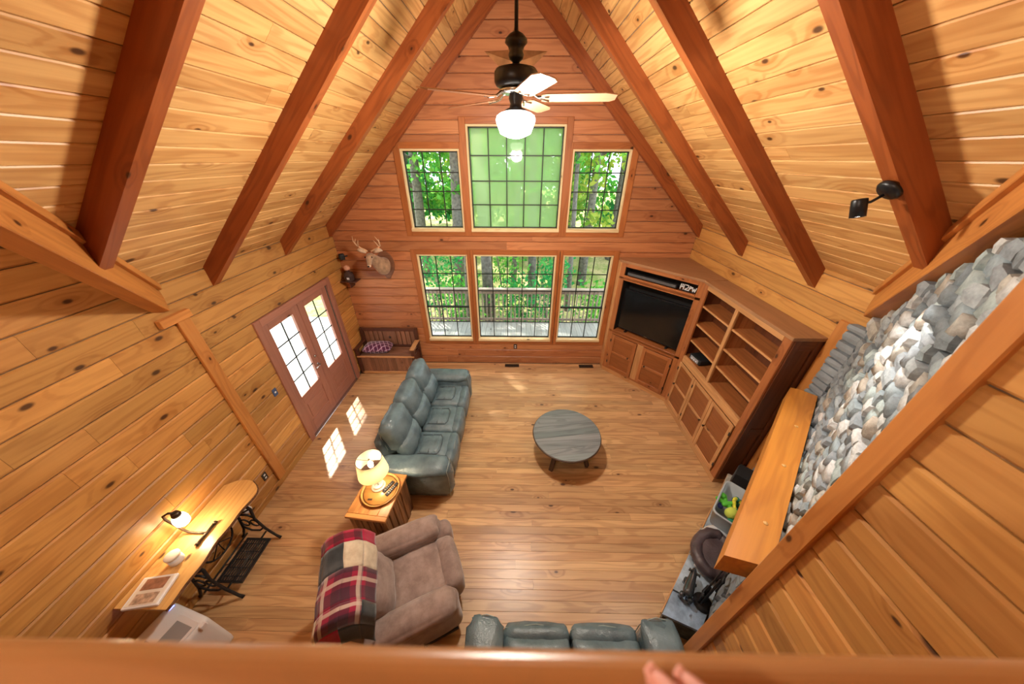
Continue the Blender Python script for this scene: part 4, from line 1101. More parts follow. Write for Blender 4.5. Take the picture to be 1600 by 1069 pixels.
tube('foot_pipe',[(.03,-.10,.016),(.03,.10,.016)],.014,'bronze',dl,10)
for s in (-1,1): lathe('pipe_cap',[(0,-.014),(.019,-.014),(.019,.014),(0,.014)],'bronze',dl,(.03,s*.10,.016),12,False,(PI/2,0,0))
tube('pipe',[(.03,0,.02),(-.06,.0,.02),(-.14,0,.03),(-.155,-.01,.10),(-.155,-.04,.33),(-.145,-.04,.385),(-.11,-.02,.40),(-.085,.0,.37)],.011,'bronze',dl,10)
lathe('socket',[(0,.05),(.028,.05),(.036,.02),(.034,0),(0,0)],'bronze',dl,(-.085,0,.325),16,False)
lathe('jar_shade',[(.033,.0),(.05,-.02),(.058,-.06),(.054,-.11),(.042,-.125)],plain('jar_glass',(1,.96,.88),.1,emis=(1,.88,.68),estr=3),dl,(-.085,0,.33),24,False)
point_light('pipe_bulb',(-.07,.0,.17),8,(1,.78,.48),.04,dl)
cj=thing('candle_jar','short white candle jar with lid on the slab desk','candle',(-3.14,1.285,.78))
lathe('jar',[(0,0),(.05,0),(.054,.01),(.054,.085),(0,.085)],'white',cj,(0,0,0),24,False); lathe('lid',[(0,.085),(.057,.085),(.057,.10),(.05,.104),(0,.104)],'cream',cj,(0,0,0),24,False)
pb=thing('photo_frame','flat white frame with two brown snapshots at the near end of the desk','frame',(-3.13,1.045,.78),math.radians(9))
bx('frame_body',pb,'white',-.135,.135,-.115,.115,0,.028,.004); bx('mat_board',pb,'cream',-.12,.12,-.10,.10,.028,.030,.0005)
MT['snap1']=plain('snapshot_brown','#a07258',.3,noise=.35,nscale=22); MT['snap2']=plain('snapshot_people','#b79c86',.3,noise=.55,nscale=26)
bx('snapshot',pb,'snap1',-.09,.09,.01,.095,.030,.0315,.0002); bx('snapshot',pb,'snap2',-.09,.09,-.09,-.015,.030,.0315,.0002)
wa=thing('white_appliance','white boxy appliance with a grey window beside the desk','appliance',(-2.96,.80,0),math.radians(-14))
MT['app_grey']=plain('grey_window',(.32,.33,.35),.15); MT['app_blue']=plain('blue_led',(.1,.15,.9),.3,emis=(.15,.2,1),estr=6)
put('body',mesh('body',*rbox_vf(.44,.44,.52,.025,8),True),'white',wa,None,(0,0,.275))
bx('lid_frame',wa,'white',-.03,.20,-.19,.17,.535,.548,.004); bx('grey_window',wa,'app_grey',.0,.175,-.16,.13,.548,.551,.001)
bx('badge',wa,plain('navy_badge',(.05,.08,.2),.4),-.12,-.07,-.05,-.03,.535,.538,.001); bx('status_light',wa,'app_blue',-.19,-.16,.16,.20,.533,.537,.001)
bx('handle',wa,'white',.20,.235,.14,.19,.48,.53,.006)
for sx in (-1,1):
    for sy in (-1,1): bx('foot',wa,'black_matte',sx*.17-.02,sx*.17+.02,sy*.17-.02,sy*.17+.02,0,.02)

# ================================================================== BENCH IN THE CORNER
be=thing('storage_bench','dark wooden storage bench with slatted back in the window corner','bench',(-2.71,5.38,0))
W,D=.58,.20
for s in (-1,1):
    bx('post',be,'bench_dark',s*W-.035,s*W+.035,D-.05,D+.01,0,.92); bx('post',be,'bench_dark',s*W-.035,s*W+.035,-D-.02,-D+.04,0,.62)
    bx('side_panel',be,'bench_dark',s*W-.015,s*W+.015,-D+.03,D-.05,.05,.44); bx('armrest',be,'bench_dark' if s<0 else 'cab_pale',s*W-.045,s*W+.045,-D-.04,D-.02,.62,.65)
bx('top_rail',be,'bench_dark',-W+.035,W-.035,D-.04,D,.85,.92); bx('bottom_rail',be,'bench_dark',-W+.035,W-.035,D-.04,D,.47,.52)
for k in range(11):
    a=-W+.045+k*.0985
    if k in (5,): continue
    bx('back_slat',be,'bench_slat',a,a+.085,D-.03,D-.012,.52,.85)
bx('back_slat',be,'bench_slat',-.06,.06,D-.03,D-.012,.52,.85)
sv=[(0,-.012,0)]
for k in range(10): a=PI/2+k*PI/5; rr=.045 if k%2==0 else .018; sv.append((rr*math.cos(a),-.002,rr*math.sin(a)))
put('star_ornament',fixn(mesh('star_ornament',sv,[(0,1+k,1+(k+1)%10) for k in range(10)]+[tuple(range(10,0,-1))])),'black_matte',be,None,(0,D-.031,.70))
for k in range(5):
    a=-D+k*.077; bx('seat_plank',be,'bench_slat',-W+.036,W-.036,a,a+.074,.44,.462)
bx('seat_lip',be,'cab_pale',-W-.02,W+.02,-D-.035,-D-.003,.435,.465)
for k in range(12):
    a=-W+.04+k*.0905; bx('front_board',be,'bench_slat',a,a+.086,-D-.005,-D+.012,.07,.43,.003,'z')
bx('plinth',be,'cab_pale',-W,W,-D-.02,-D+.0,.01,.07)
pl=thing('plaid_cushion','wine-red plaid cushion lying on the storage bench','cushion',(-2.93,5.36,.464),math.radians(4))
def pill(Q,p): k=1-.75*max(abs(p[0]),abs(p[1]))**3; return Vector((Q.x,Q.y,Q.z*k))
me=mesh('pillow_body',*rbox_vf(.60,.34,.20,.09,10,(.0,.0,.02),pill),True)
uvl=me.uv_layers.new(name='UVMap')
for l in me.loops: c=me.vertices[l.vertex_index].co; uvl.data[l.index].uv=(c.x*2.4+c.y*1.2,c.y*2.4-c.x*1.2)
put('pillow_body',me,'tartan2',pl,None,(0,0,.10)); loop_tube('welt',[(.295*math.copysign(abs(math.cos(a))**.4,math.cos(a)),.165*math.copysign(abs(math.sin(a))**.4,math.sin(a)),.10) for a in [2*PI*i/40 for i in range(40)]],.005,'tartan2',pl)

# ================================================================== DEER MOUNT, CORNER SHELF
dm=thing('deer_mount','mounted deer head with antlers on the window wall','trophy',(-2.48,YB,2.28))
sp=[];
for k in range(24):
    a=2*PI*k/24; r_=1.0; sp.append((.17*math.sin(a)*(1-.18*max(0,-math.cos(a))),.25*math.cos(a) - (.04 if math.cos(a)<-.9 else 0)))
n=len(sp); v=[(a,0,b) for a,b in sp]+[(a*.96,-.022,b*.96) for a,b in sp]
put('plaque',fixn(mesh('plaque',v,[tuple(range(n)),tuple(range(2*n-1,n-1,-1))]+[(i,(i+1)%n,(i+1)%n+n,i+n) for i in range(n)])),'bench_slat',dm)
MT['fur']=plain('deer_fur','#a4866a',.9,noise=.35,nscale=14,bump=.3,sheen=.3); MT['fur_pale']=plain('deer_pale_fur','#cdb59c',.9,noise=.2,nscale=20); MT['antler']=plain('antler_bone','#d9b691',.45,noise=.25,nscale=12)
body=skinned('neck_and_head',[[((0,-.03,-.03),(.155,.20)),((-.01,-.12,-.01),(.145,.18)),((-.05,-.22,.09),(.10,.125)),((-.085,-.30,.19),(.078,.09)),((-.10,-.36,.26),(.072,.075)),((-.09,-.43,.22),(.058,.062)),((-.072,-.50,.155),(.040,.040)),((-.062,-.535,.12),(.030,.030))]],'fur',dm,2)
for s in (-1,1):
    b=Vector((-.10+s*.065,-.325,.30))
    e=tube('ear',[b,b+Vector((s*.06,.0,.03)),b+Vector((s*.12,.01,.045)),b+Vector((s*.165,.02,.03))],[.018,.036,.034,.006],'fur_pale',dm,10)
    a0=Vector((-.10+s*.03,-.335,.325)); d=lambda x,y2,z2:a0+Vector((s*x,y2,z2))
    an=tube('antler',[a0,d(.06,.02,.025),d(.125,.03,.05),d(.175,.02,.10),d(.19,-.03,.18),d(.16,-.08,.27)],[.014,.014,.013,.012,.009,.003],'antler',dm,8)
    tube('tine',[d(.15,.025,.07),d(.13,-.01,.14),d(.10,-.03,.20)],[.011,.008,.002],'antler',an,8); tube('tine',[d(.185,-.0,.14),d(.17,.03,.21)],[.009,.002],'antler',an,8)
    ey=put('eye',mesh('eye',*rbox_vf(.026,.026,.026,.0129,5),True),'screen',dm,None,(-.10+s*.058,-.415,.245))
put('muzzle',mesh('muzzle',*rbox_vf(.062,.06,.05,.025,5),True),'fur_pale',dm,None,(-.062,-.535,.125)); put('nose',mesh('nose',*rbox_vf(.036,.02,.026,.009,4),True),'black_matte',dm,None,(-.060,-.568,.128))
cs=thing('corner_shelf','small dark wall shelf high in the left window corner','shelf',(-3.17,5.50,2.0))
bx('board',cs,'bench_dark',-.17,.14,-.10,.11,-.02,0); bx('bracket',cs,'bench_dark',-.02,.0,-.06,.11,-.14,-.02)
jg=thing('glass_jug','dark glass jug with a pale cork on the corner shelf','jug',(-3.17,5.47,2.0))
lathe('jug_body',[(0,0),(.085,0),(.092,.02),(.092,.10),(.075,.15),(.034,.18),(.03,.205),(0,.205)],plain('dark_jug_glass',(.05,.03,.03),.08),jg,(0,0,0),24,False)
lathe('cork',[(0,.205),(.046,.21),(.054,.24),(.046,.275),(.02,.288),(0,.288)],plain('cork','#d8a184',.7,noise=.2),jg,(0,0,0),18,False)
bx('jug_label',jg,'white',.0,.045,-.098,-.091,.05,.09,.001)
ws=thing('corner_speaker','tiny black speaker in the corner above the jug','speaker',(-3.23,5.52,2.44),math.radians(-45))
put('cabinet',mesh('cabinet',*rbox_vf(.09,.09,.11,.012,4),True),'black_matte',ws); lathe('cone',[(0,0),(.034,0),(.03,.006),(.01,.002),(0,.004)],'iron',ws,(0,-.046,0),18,False,(PI/2,0,0)); tube('bracket',[(0,.04,0),(0,.10,0)],.012,'black',ws,8)

# ================================================================== CORNER TV CABINET
def panel_door(parent,mat,pmat,x0,x1,z0,z1,y0,fw=.06,npan=2,knob=None,hinge=None):
    """frame-and-panel door on the plane y=y0, its face towards -Y"""
    d=bpy.data.objects.new('door',None); COL.objects.link(d); d.parent=parent; d.location=((x0+x1)/2,y0,z0)
    W,H=(x1-x0)/2,z1-z0
    for s in (-1,1): bx('stile',d,mat,s*W,s*(W-fw),-.022,0,0,H,.003)
    bx('rail',d,mat,-W+fw,W-fw,-.021,0,0,fw,.003); bx('rail',d,mat,-W+fw,W-fw,-.021,0,H-fw,H,.003)
    zz=[fw]
    for k in range(1,npan): m=fw+(H-2*fw)*k/npan; bx('rail',d,mat,-W+fw,W-fw,-.021,0,m-fw*.35,m+fw*.35,.003); zz+= [m-fw*.35,m+fw*.35]
    zz.append(H-fw)
    for k in range(npan): bx('panel',d,pmat,-W+fw,W-fw,-.009,-.002,zz[2*k],zz[2*k+1],.002,'x')
    if knob: lathe('knob',[(0,0),(.012,0),(.011,.012),(.018,.022),(.014,.03),(0,.032)],'bronze',d,(knob[0],-.022,knob[1]),14,False,(PI/2,0,0))
    if hinge:
        for hz in (.14,H-.14): bx('hinge',d,'iron',hinge*W-.012,hinge*W+.012,-.026,-.021,hz-.03,hz+.03,.002)
    return d
A=Vector((1.93,5.45)); B=Vector((2.89,4.40)); ang=math.atan2(B.y-A.y,B.x-A.x); Lf=(B-A).length
tv=thing('tv_cabinet','honey-brown corner cabinet holding the television','cabinet',(A.x,A.y,0),ang)
ca_,sa_=math.cos(ang),math.sin(ang)
def tl(x,y): dx,dy=x-A.x,y-A.y; return (dx*ca_+dy*sa_, -dx*sa_+dy*ca_)
foot=[(A.x,A.y),(B.x,B.y),(XR-.01,B.y),(XR-.01,YB-.01),(A.x,YB-.01)]
def footprint(z0,z1,name,mat,grow=0):
    p=[tl(*q) for q in foot]
    if grow: p=[(p[0][0]-grow,p[0][1]-grow),(p[1][0]+.0,p[1][1]-grow)]+p[2:]
    n=len(p); v=[(a,b,z0) for a,b in p]+[(a,b,z1) for a,b in p]
    return put(name,fixn(mesh(name,v,[tuple(range(n-1,-1,-1)),tuple(range(n,2*n))]+[(i,(i+1)%n,(i+1)%n+n,i+n) for i in range(n)])),mat,tv)
footprint(0,.085,'plinth','cab_pale'); footprint(2.40,2.44,'top','cab_top',.02); footprint(.98,1.02,'tv_shelf','cab'); footprint(2.10,2.14,'upper_shelf','cab')
bx('stile',tv,'cab',0,.09,0,.03,.085,2.40); bx('stile',tv,'cab',Lf-.09,Lf,0,.03,.085,2.40); bx('rail',tv,'cab',.09,Lf-.09,0,.03,2.33,2.40); bx('rail',tv,'cab',.09,Lf-.09,0,.03,2.08,2.17); bx('rail',tv,'cab',.09,Lf-.09,0,.03,.94,1.03); bx('rail',tv,'cab',.09,Lf-.09,0,.03,.085,.13)
bx('centre_stile',tv,'cab_pale',Lf/2-.06,Lf/2+.06,0,.03,.13,.94)
panel_door(tv,'cab','cab_panel',.10,Lf/2-.065,.135,.935,0,.065,2,(.16,.42),-1); panel_door(tv,'cab','cab_panel',Lf/2+.065,Lf-.10,.135,.935,0,.065,2,(-.16,.42),1)
bx('niche_back',tv,'niche',.09,Lf-.09,.30,.315,1.03,2.33); bx('niche_side',tv,'niche',.075,.09,.03,.30,1.02,2.33,.002); bx('niche_side',tv,'niche',Lf-.09,Lf-.075,.03,.30,1.02,2.33,.002)
p0=tl(A.x,A.y); p1=tl(A.x,YB-.01)
beam('side_panel',tv,'sill',(p0[0]-.012,p0[1]+.012,1.66),(p1[0]-.012,p1[1],1.66),1.3,.02,(p0[1]-p1[1],p1[0]-p0[0],0)) if False else None
poly_prism('side_panel',[(A.x-.012,A.y+.01,.085),(A.x-.012,YB-.012,.085),(A.x-.012,YB-.012,2.40),(A.x-.012,A.y+.01,2.40)],(.02,0,0),'cab_pale',(0,0,1)).name='cabinet_side'
sp_o=bpy.data.objects['cabinet_side']; mw=sp_o.matrix_local.copy()
cx_=Matrix.Translation((A.x,A.y,0))@Matrix.Rotation(ang,4,'Z')
bpy.context.view_layer.update(); mw=sp_o.matrix_world.copy(); sp_o.parent=tv; sp_o.matrix_local=cx_.inverted()@mw
tvs=thing('television','flat black television standing in the corner cabinet niche','television',(A.x,A.y,0),ang)
tx0,tx1=.115,Lf-.115
bx('bezel',tvs,'black',tx0,tx1,.10,.145,1.075,1.90,.006); bx('screen',tvs,'screen',tx0+.012,tx1-.012,.097,.101,1.10,1.888,.001); bx('brand_mark',tvs,'chrome',Lf/2-.03,Lf/2+.03,.0985,.1,1.083,1.092,.0003)
for s in (.3,Lf-.3): bx('stand_foot',tvs,'black',s-.02,s+.02,.07,.24,1.03,1.045,.003); bx('stand_neck',tvs,'black',s-.012,s+.012,.115,.135,1.045,1.08,.002)
sb=thing('soundbar','long black soundbar in the slot above the television','speaker',(A.x,A.y,0),ang)
bx('bar',sb,'black_matte',.12,1.02,.04,.13,2.175,2.235,.012); bx('grille',sb,plain('grey_grille',(.10,.10,.105),.6),.14,1.0,.036,.04,2.182,2.226,.001)
sg=thing('letter_sign','small white cut-out letter sign beside the soundbar','sign',(A.x,A.y,0),ang)
bx('stand',sg,'black_matte',1.06,1.30,.05,.08,2.172,2.184,.002)
zb=2.184
def glyph(segs,x): 
    m=MB()
    for (a,b,c,d) in segs: m.add(box_vf(math.hypot(c-a,d-b)+.012,.012,.012),Matrix.Translation((x+(a+c)/2,.065,zb+(b+d)/2))@Matrix.Rotation(-math.atan2(d-b,c-a),4,'Y'))
    m.build('letter','white',sg)
h_=.085
glyph([(0,0,.005,h_),(.05,0,.055,h_),(.0,h_*.5,.05,h_*.5),(.028,.04,.03,h_)],1.065)
glyph([(0,h_,.04,h_),(.04,h_,.045,h_*.6),(.045,h_*.6,0,.01),(0,.006,.05,.006)],1.14)
glyph([(0,0,.01,h_*.9),(.01,h_*.9,.045,h_*.7),(.045,h_*.7,.01,h_*.45)],1.20)
glyph([(0,h_*.8,.012,0),(.012,0,.028,h_*.6),(.028,h_*.6,.042,0),(.042,0,.055,h_*.8)],1.25)

# ================================================================== BOOKCASE
bk=thing('bookcase','tall honey-brown bookcase with open shelves along the right wall','bookcase',(2.87,4.385,0),-PI/2)   # local x runs towards the camera, -y to the room
LB,DB=1.685,.335
bx('plinth',bk,'cab_pale',0,LB,0,DB,0,.085); bx('top',bk,'cab_top',-.0,LB+.02,-.02,DB,2.40,2.44)
bx('stile',bk,'cab',0,.10,0,.03,.085,2.40); bx('stile',bk,'cab',LB-.10,LB,0,.03,.085,2.40); bx('centre_stile',bk,'cab_pale',.775,.835,0,.03,1.15,2.33)
bx('rail',bk,'cab_pale',.10,LB-.10,-.004,.03,2.33,2.40); bx('rail',bk,'cab_pale',.10,LB-.10,0,.03,1.03,1.15); bx('rail',bk,'cab_pale',.10,LB-.10,0,.03,.085,.12)
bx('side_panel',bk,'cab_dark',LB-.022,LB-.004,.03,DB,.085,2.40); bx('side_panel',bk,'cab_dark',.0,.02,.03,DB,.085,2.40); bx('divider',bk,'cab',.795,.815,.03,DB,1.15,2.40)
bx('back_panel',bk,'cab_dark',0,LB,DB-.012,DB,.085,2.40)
for zz in (1.15,1.46,1.755,2.065):
    for (a,b) in ((.02,.795),(.815,LB-.022)):
        s_=bx('shelf',bk,'cab',a,b,.04,DB-.012,zz-.022,zz); 
        bx('shelf_edge',bk,'cab_pale',max(a,.10) if a<.1 else a,min(b,LB-.10),.022,.04,zz-.024,zz+.002)
dw=(LB-.2)/3
for k in range(3): panel_door(bk,'cab_pale','cab_panel',.10+k*dw+.003,.10+(k+1)*dw-.003,.125,1.025,0,.055,2,((.19 if k==1 else -.19),.46),(-1 if k<2 else 1))
# framed side facing the fireplace
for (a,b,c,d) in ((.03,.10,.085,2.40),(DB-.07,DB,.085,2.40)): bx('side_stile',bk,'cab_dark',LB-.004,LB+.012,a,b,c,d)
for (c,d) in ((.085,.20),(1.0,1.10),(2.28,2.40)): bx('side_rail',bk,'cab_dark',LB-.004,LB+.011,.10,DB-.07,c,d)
bxr=thing('router_box','small black electronic box on the bottom bookcase shelf','box',(3.03,4.10,1.15),math.radians(8))
put('case',mesh('case',*rbox_vf(.20,.26,.09,.015,5),True),'black_matte',bxr,None,(0,0,.052)); bx('face',bxr,'app_grey',-.104,-.099,-.09,.09,.02,.085,.001)
for sy in (-.09,.09): bx('foot',bxr,'black',-.05,.05,sy-.01,sy+.01,0,.01)
for k in range(3): bx('port',bxr,'white',-.106,-.103,-.06+k*.05,-.04+k*.05,.035,.055,.001)

# ================================================================== FIREPLACE
dS=Vector((.714,.70,0)).normalized(); nS=Vector((-.70,.714,0)).normalized(); NF=-.52
def fp(s,off,z): p=dS*s+nS*off; return Vector((p.x,p.y,z))
fang=math.atan2(dS.y,dS.x)       # local x = along the face, local +y = towards the room
ch=thing('chimney','corner chimney of stacked grey field stone','chimney',(0,0,0))
def zmax(s): p=fp(s,NF,0); return zc(p.x)-.30
mp=[fp(1.74,NF-.07,0),fp(3.97,NF-.07,0),Vector((XR,2.28,0)),Vector((XR,.85,0)),Vector((1.70,.85,0))]
core=MB(); 
def prismz(pts,z0,z1s):
    n=len(pts); v=[(p.x,p.y,z0) for p in pts]+[(p.x,p.y,z) for p,z in zip(pts,z1s)]
    return v,[tuple(range(n-1,-1,-1)),tuple(range(n,2*n))]+[(i,(i+1)%n,(i+1)%n+n,i+n) for i in range(n)]
core.add(prismz(mp,0,[3.95,2.78,2.78,3.3,3.95])); core.build('core','mortar',ch)
rs=random.Random(11)
def stone_me(i):
    r=random.Random(100+i); sd_=Vector((r.random()*30,r.random()*30,r.random()*30)); sk=[r.uniform(-.25,.25) for _ in range(4)]
    def fn(Q,p):
        Q=Vector(Q); k=1+.20*mnoise.noise(Q*2.3+sd_); Q=Q*k
        Q.x*=1+sk[0]*Q.z; Q.z*=1+sk[1]*Q.x; Q.z+=sk[2]*.35*Q.x; return Q
    me=mesh('stone',*rbox_vf(1,1,1,.24,2,0,fn),i%3==0); me.materials.append(MT['stone']); return me
SM=[stone_me(i) for i in range(10)]
STL=[]
z=.30; cnt=0
while z<4.0:
    big=z<1.25; h=rs.uniform(.11,.16) if big else rs.uniform(.07,.115); s=1.72+rs.uniform(-.03,.03)
    while s<3.96:
        w=rs.uniform(.16,.30) if big else rs.uniform(.09,.21); sm=s+w/2; hh=h*rs.uniform(.85,1.15)
        if z+hh*.5<zmax(sm) and not (2.35<sm<3.35 and z+h/2<1.05):
            c=fp(min(sm,3.93),NF-.045+rs.uniform(-.012,.022),z+hh/2)
            m=Matrix.Translation(c)@Matrix.Rotation(fang,4,'Z')@Matrix.Rotation(rs.uniform(-.12,.12),4,'Y')@Matrix.Rotation(rs.uniform(-.15,.15),4,'Z')@Matrix.Diagonal((w*1.04,rs.uniform(.10,.15),hh*1.06,1))
            STL.append((m,rs.choice(SM))); cnt+=1
        s+=w
    # return against the right wall
    if z<2.62:
        hh=h*1.0; c=Vector((XR-.03,2.47,z+hh/2)); m=Matrix.Translation(c)@Matrix.Rotation(rs.uniform(-.03,.03),4,'X')@Matrix.Diagonal((.10,.19,hh*.96,1)); STL.append((m,rs.choice(SM))); cnt+=1
    z+=h
def _vis(e):
    c=e[0].translation; sc=e[0].to_scale(); return (1 if c.z>1.2 else .25)*sc.x*sc.z/((c-Vector((0,0,4))).length_squared)
STL.sort(key=_vis,reverse=True)
for m,me in STL[:300]: put('stone',me,None,ch,m)
if len(STL)>300:
    sf=MB()
    for m,me in STL[300:]: sf.add(([v.co for v in me.vertices],[tuple(p.vertices) for p in me.polygons]),m)
    sf.build('small_stones','stone',ch)['kind']='stuff'
# firebox: dark recess under the mantel, framed by an iron surround
fb=thing('firebox','dark iron firebox opening under the mantel','fireplace',tuple(fp(2.85,NF,.30)),fang)
bx('surround',fb,'iron',-.50,-.44,-.06,.03,0,.75); bx('surround',fb,'iron',.44,.50,-.06,.03,0,.75); bx('surround',fb,'iron',-.50,.50,-.06,.03,.69,.75); bx('back_plate',fb,'niche',-.44,.44,-.062,-.05,0,.69,.001)
mn=thing('mantel_beam','thick honey-coloured timber mantel with bevelled ends on the chimney','mantel',tuple(fp(2.75,-.375,1.72)),fang)
mpts=[(-1.17,.115),(1.16,.115),(1.19,.05),(1.19,-.105),(-1.04,-.105)]
n=len(mpts); v=[(a,b,0) for a,b in mpts]+[(a,b,.18) for a,b in mpts]
put('timber',fixn(mesh('timber',v,[tuple(range(n-1,-1,-1)),tuple(range(n,2*n))]+[(i,(i+1)%n,(i+1)%n+n,i+n) for i in range(n)])),'mantel',mn)
for px in (-.75,-.1,.5): lathe('bolt_plug',[(0,0),(.016,0),(.014,.003),(0,.003)],'slab',mn,(px,-.02,.18),14,False)
# raised hearth
he=thing('hearth','raised blue slate hearth in front of the chimney','hearth',tuple(fp(0,0,0)),fang)
hp=[(1.80,-.215),(3.94,-.215),(3.97,-.50),(1.93,-.50)]
n=4; v=[(a,b,0) for a,b in hp]+[(a,b,.265) for a,b in hp]
put('rubble_base',fixn(mesh('rubble_base',v,[(3,2,1,0),(4,5,6,7)]+[(i,(i+1)%n,(i+1)%n+n,i+n) for i in range(n)])),'drystone',he)
cuts=[(1.79,1.92),(2.06,2.16),(2.52,2.44),(2.92,2.98),(3.42,3.38),(3.955,3.98)]
for k in range(5):
    (a0,a1),(b0,b1)=cuts[k],cuts[k+1]; g=.006; yf=-.195+.01*((k*7)%3-1); 
    q=[(a0+g,yf),(b0-g,yf+.006),(b1-g,-.502),(a1+g,-.502)]; zt=.298+.004*((k*5)%3)
    v=[(a,b,.262) for a,b in q]+[(a,b,zt) for a,b in q]
    put('slate_slab',fixn(mesh('slate_slab',v,[(3,2,1,0),(4,5,6,7)]+[(i,(i+1)%4,(i+1)%4+4,i+4) for i in range(4)])),'slate',he)
bx('edge_strip',he,'cab_pale',1.80,3.94,-.198,-.186,.27,.295,.002)
HZ=.304
bn=thing('toy_bin','grey translucent plastic tub of toys on the hearth','tub',tuple(fp(3.27,-.345,HZ)),fang)
MT['tub']=plain('tub_plastic',(.42,.46,.48),.25,noise=.05); 
def tubshell(w0,d0,w1,d1,h,th):
    o=[]; 
    def ring(w,d,z,r=.06,n=6):
        p=[]
        for (sx,sy,a0) in ((1,1,0),(-1,1,90),(-1,-1,180),(1,-1,270)):
            for k in range(n+1): a=math.radians(a0+90*k/n); p.append((sx*(w-r)+r*math.cos(a),sy*(d-r)+r*math.sin(a),z))
        return p
    rings=[ring(w0,d0,0),ring(w1,d1,h),ring(w1+.012,d1+.012,h),ring(w1+.012,d1+.012,h-.02),ring(w1+.004,d1+.004,h-.02)]
    rings2=[ring(w1-th,d1-th,h),ring(w0-th,d0-th,th)]
    allr=[rings[0],rings[4],rings[3],rings[2],rings2[0],rings2[1]]; n=len(allr[0]); v=[p for r in allr for p in r]; f=[]
    for i in range(len(allr)-1):
        for k in range(n): f.append((i*n+k,i*n+(k+1)%n,(i+1)*n+(k+1)%n,(i+1)*n+k))
    f.append(tuple(range(n-1,-1,-1))); f.append(tuple((len(allr)-1)*n+k for k in range(n)))
    return v,f
put('tub_shell',fixn(mesh('tub_shell',*tubshell(.235,.125,.275,.148,.27,.006),True)),'tub',bn)
def toy(label,mat,kind,x,y,z,rz,sz):
    p=Vector(fp(3.27,-.345,HZ))+dS*x+nS*y; t=thing('stuffed_toy',label,'toy',(p.x,p.y,HZ+z),fang+rz,'toys in the plastic tub')
    if kind=='ball':
        put('body',mesh('body',*rbox_vf(.13*sz,.10*sz,.10*sz,.048*sz,6),True),mat,t); put('nub',mesh('nub',*rbox_vf(.04*sz,.04*sz,.04*sz,.019*sz,5),True),MT['toy_teal'],t,None,(.075*sz,0,0))
    elif kind=='cross':
        for a in range(3): put('limb',mesh('limb',*rbox_vf(.16*sz,.045*sz,.04*sz,.02*sz,6),True),mat,t,None,(.03*math.cos(a*2.1),.03*math.sin(a*2.1),.01*a),(0,0,a*1.05))
        put('head',mesh('head',*rbox_vf(.07*sz,.06*sz,.055*sz,.027*sz,5),True),mat,t,None,(.07,.03,.02))
    else:
        loop_tube('ring',[(.07*sz*math.cos(a),.045*sz*math.sin(a),.02*math.sin(2*a)) for a in [2*PI*i/20 for i in range(20)]],.016*sz,mat,t,8)
        put('knot',mesh('knot',*rbox_vf(.05*sz,.04*sz,.04*sz,.018*sz,5),True),MT['toy_teal'],t,None,(.07*sz,0,0))
MT['toy_teal']=plain('toy_teal','#1f7a5c',.8); MT['toy_green']=plain('toy_green','#58b83a',.8); MT['toy_lime']=plain('toy_lime','#c9d455',.8); MT['toy_yellow']=plain('toy_yellow','#d8cf3a',.75,noise=.3,nscale=40); MT['toy_dark']=plain('toy_dark_green','#1d5a38',.8); MT['toy_blue']=plain('toy_blue','#28306e',.6)
toy('bright green limbed toy at the front of the tub','toy_green','cross',.0,.07,.20,.4,1.1)
toy('lime yellow egg-shaped toy in the tub','toy_lime','ball',-.10,-.01,.21,-.4,1.1)
toy('yellow and black looped toy in the tub','toy_yellow','ring',.04,-.05,.23,.5,1.2)
toy('dark green toy under the yellow loop','toy_dark','ball',.12,-.07,.17,1.2,1.1)
toy('teal green toy against the tub wall','toy_teal','cross',-.14,-.07,.18,1.0,.9)
toy('dark blue ball at the front of the tub','toy_blue','ball',-.06,.10,.17,.2,.55)
sw=thing('subwoofer','black speaker box between the bookcase and the tub','speaker',tuple(fp(3.79,-.36,HZ)),fang)
put('cabinet',mesh('cabinet',*rbox_vf(.22,.24,.30,.008,4)),'black_matte',sw,None,(0,0,.16)); bx('front_grille',sw,plain('speaker_grey',(.06,.065,.07),.5),-.095,.095,.12,.126,.03,.29,.002)
for sx in (-.08,.08): bx('foot',sw,'black',sx-.015,sx+.015,-.08,.08,0,.012)
om=thing('oval_mat','white oval mat under the dog bed','mat',tuple(fp(2.74,-.36,HZ)),fang)
lathe('pad',[(0,0),(.33,0),(.335,.006),(.33,.012),(0,.012)],'white',om,(0,0,0),36,False).scale=(1,.55,1); loop_tube('hem',[(.332*math.cos(a),.182*math.sin(a),.010) for a in [2*PI*i/40 for i in range(40)]],.005,'cream',om)
db=thing('dog_bed','round dark brown leather dog bed on the hearth','dog bed',tuple(fp(2.66,-.36,HZ+.013)),fang)
rp=[(.225*math.cos(a),.15*math.sin(a),.065+.012*math.sin(3*a)) for a in [2*PI*i/36 for i in range(36)]]
bo=loop_tube('bolster',[(x,y2,z2) for x,y2,z2 in rp],.06,'black_leather',db,12)
for i,vv in enumerate(bo.data.vertices): 
    k=math.sin(math.atan2(vv.co.y,vv.co.x)*14)*.006; d_=Vector((vv.co.x,vv.co.y,0)).normalized(); vv.co += d_*k*(1 if vv.co.z>.05 else .3)+Vector((0,0,k*.6))
cushion('pad',db,'black_leather',(0,0,.045),(.42,.28,.08),.038,(.0,0,.02),n=9,wr=.01,wfreq=14)
bx('care_tag',db,'white',-.245,-.20,.06,.10,.02,.024,.001)
pf=thing('animal_figurine','glossy black animal figurine standing on the slate hearth','figurine',tuple(fp(2.14,-.295,HZ)),fang+.12)
MT['gloss']=plain('black_gloss',(.03,.035,.04),.12,coat=.4)
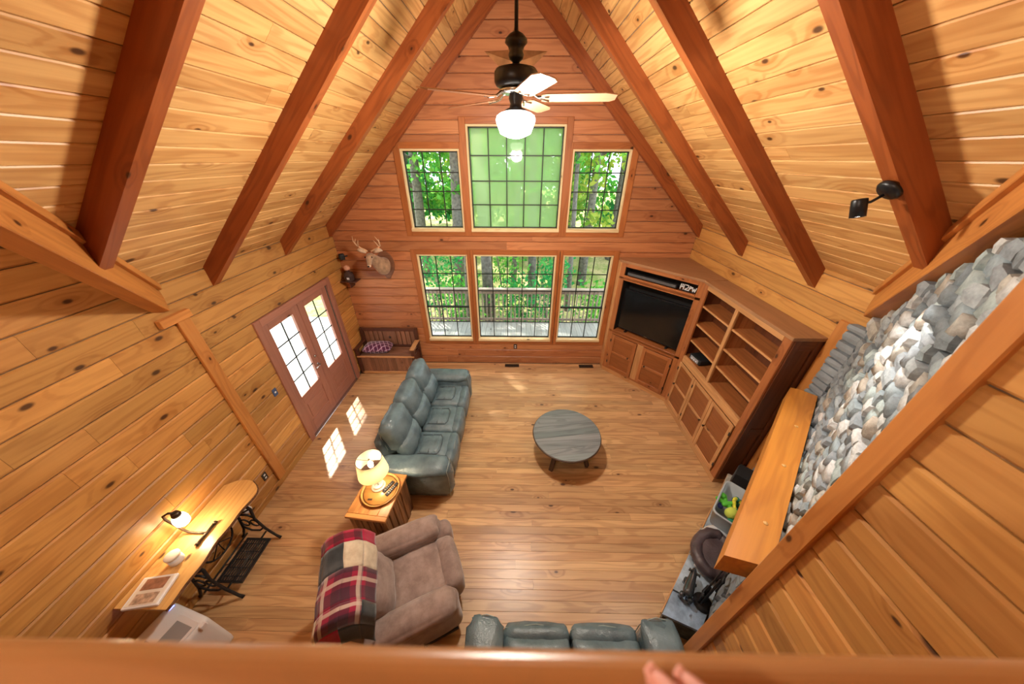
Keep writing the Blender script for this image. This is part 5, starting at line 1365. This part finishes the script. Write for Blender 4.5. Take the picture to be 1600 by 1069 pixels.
fbdy=skinned('body',[[((-.10,0,.10),(.052,.055)),((-.03,0,.105),(.050,.052)),((.05,0,.115),(.046,.05)),((.10,0,.135),(.034,.036)),((.135,0,.145),(.034,.034)),((.175,0,.13),(.020,.020)),((.195,0,.125),(.016,.016))]],'gloss',pf,2)
for (x,y2) in ((-.09,-.035),(-.09,.035),(.06,-.032),(.06,.032)): tube('leg',[(x,y2,.09),(x,y2*1.1,.04),(x+.008,y2*1.15,.0)],[.026,.018,.019],'gloss',pf,8)
for s in (-1,1): tube('ear',[(.125,s*.024,.165),(.115,s*.042,.19),(.105,s*.05,.175)],[.012,.014,.004],'gloss',pf,8)
tube('tail',[(-.145,0,.12),(-.17,.015,.135),(-.165,-.01,.15)],[.009,.007,.003],'gloss',pf,6)
ft=thing('fire_tools','black iron fireplace tool set standing at the chimney foot','fire tools',tuple(fp(2.16,-.44,HZ)),fang)
lathe('stand_base',[(0,0),(.085,0),(.085,.012),(.02,.03),(0,.03)],'iron',ft,(0,0,0),20,False); tube('stand_pole',[(0,0,.02),(0,0,.66)],.009,'iron',ft,8); loop_tube('handle_ring',[(.03*math.cos(a),0,.69+.03*math.sin(a)) for a in [2*PI*i/16 for i in range(16)]],.006,'iron',ft)
tube('hanger_bar',[(-.07,0,.58),(.07,0,.58)],.007,'iron',ft,8)
tube('poker',[(-.065,.02,.60),(-.065,.02,.08)],.006,'iron',ft,8); tube('brush',[(.065,.02,.60),(.065,.02,.20),(.065,.02,.19),(.065,.02,.06)],[.006,.006,.022,.026],'black_matte',ft,8)
tube('shovel_rod',[(0,.035,.60),(0,.035,.16)],.006,'iron',ft,8); bx('shovel_blade',ft,'iron',-.045,.045,.03,.04,.03,.17,.003)
lp=thing('blue_cord_loop','loop of dark blue cord on the hearth by the tools','cord',tuple(fp(2.10,-.335,HZ)),fang)
loop_tube('cord',[(.055*math.cos(a)+.01,.035*math.sin(a),.007+.003*math.sin(3*a)) for a in [2*PI*i/28 for i in range(28)]],.0055,plain('navy_cord',(.03,.045,.12),.6),lp); bx('clasp',lp,'chrome',.055,.085,-.006,.006,.002,.012,.001)
print('stones',cnt)
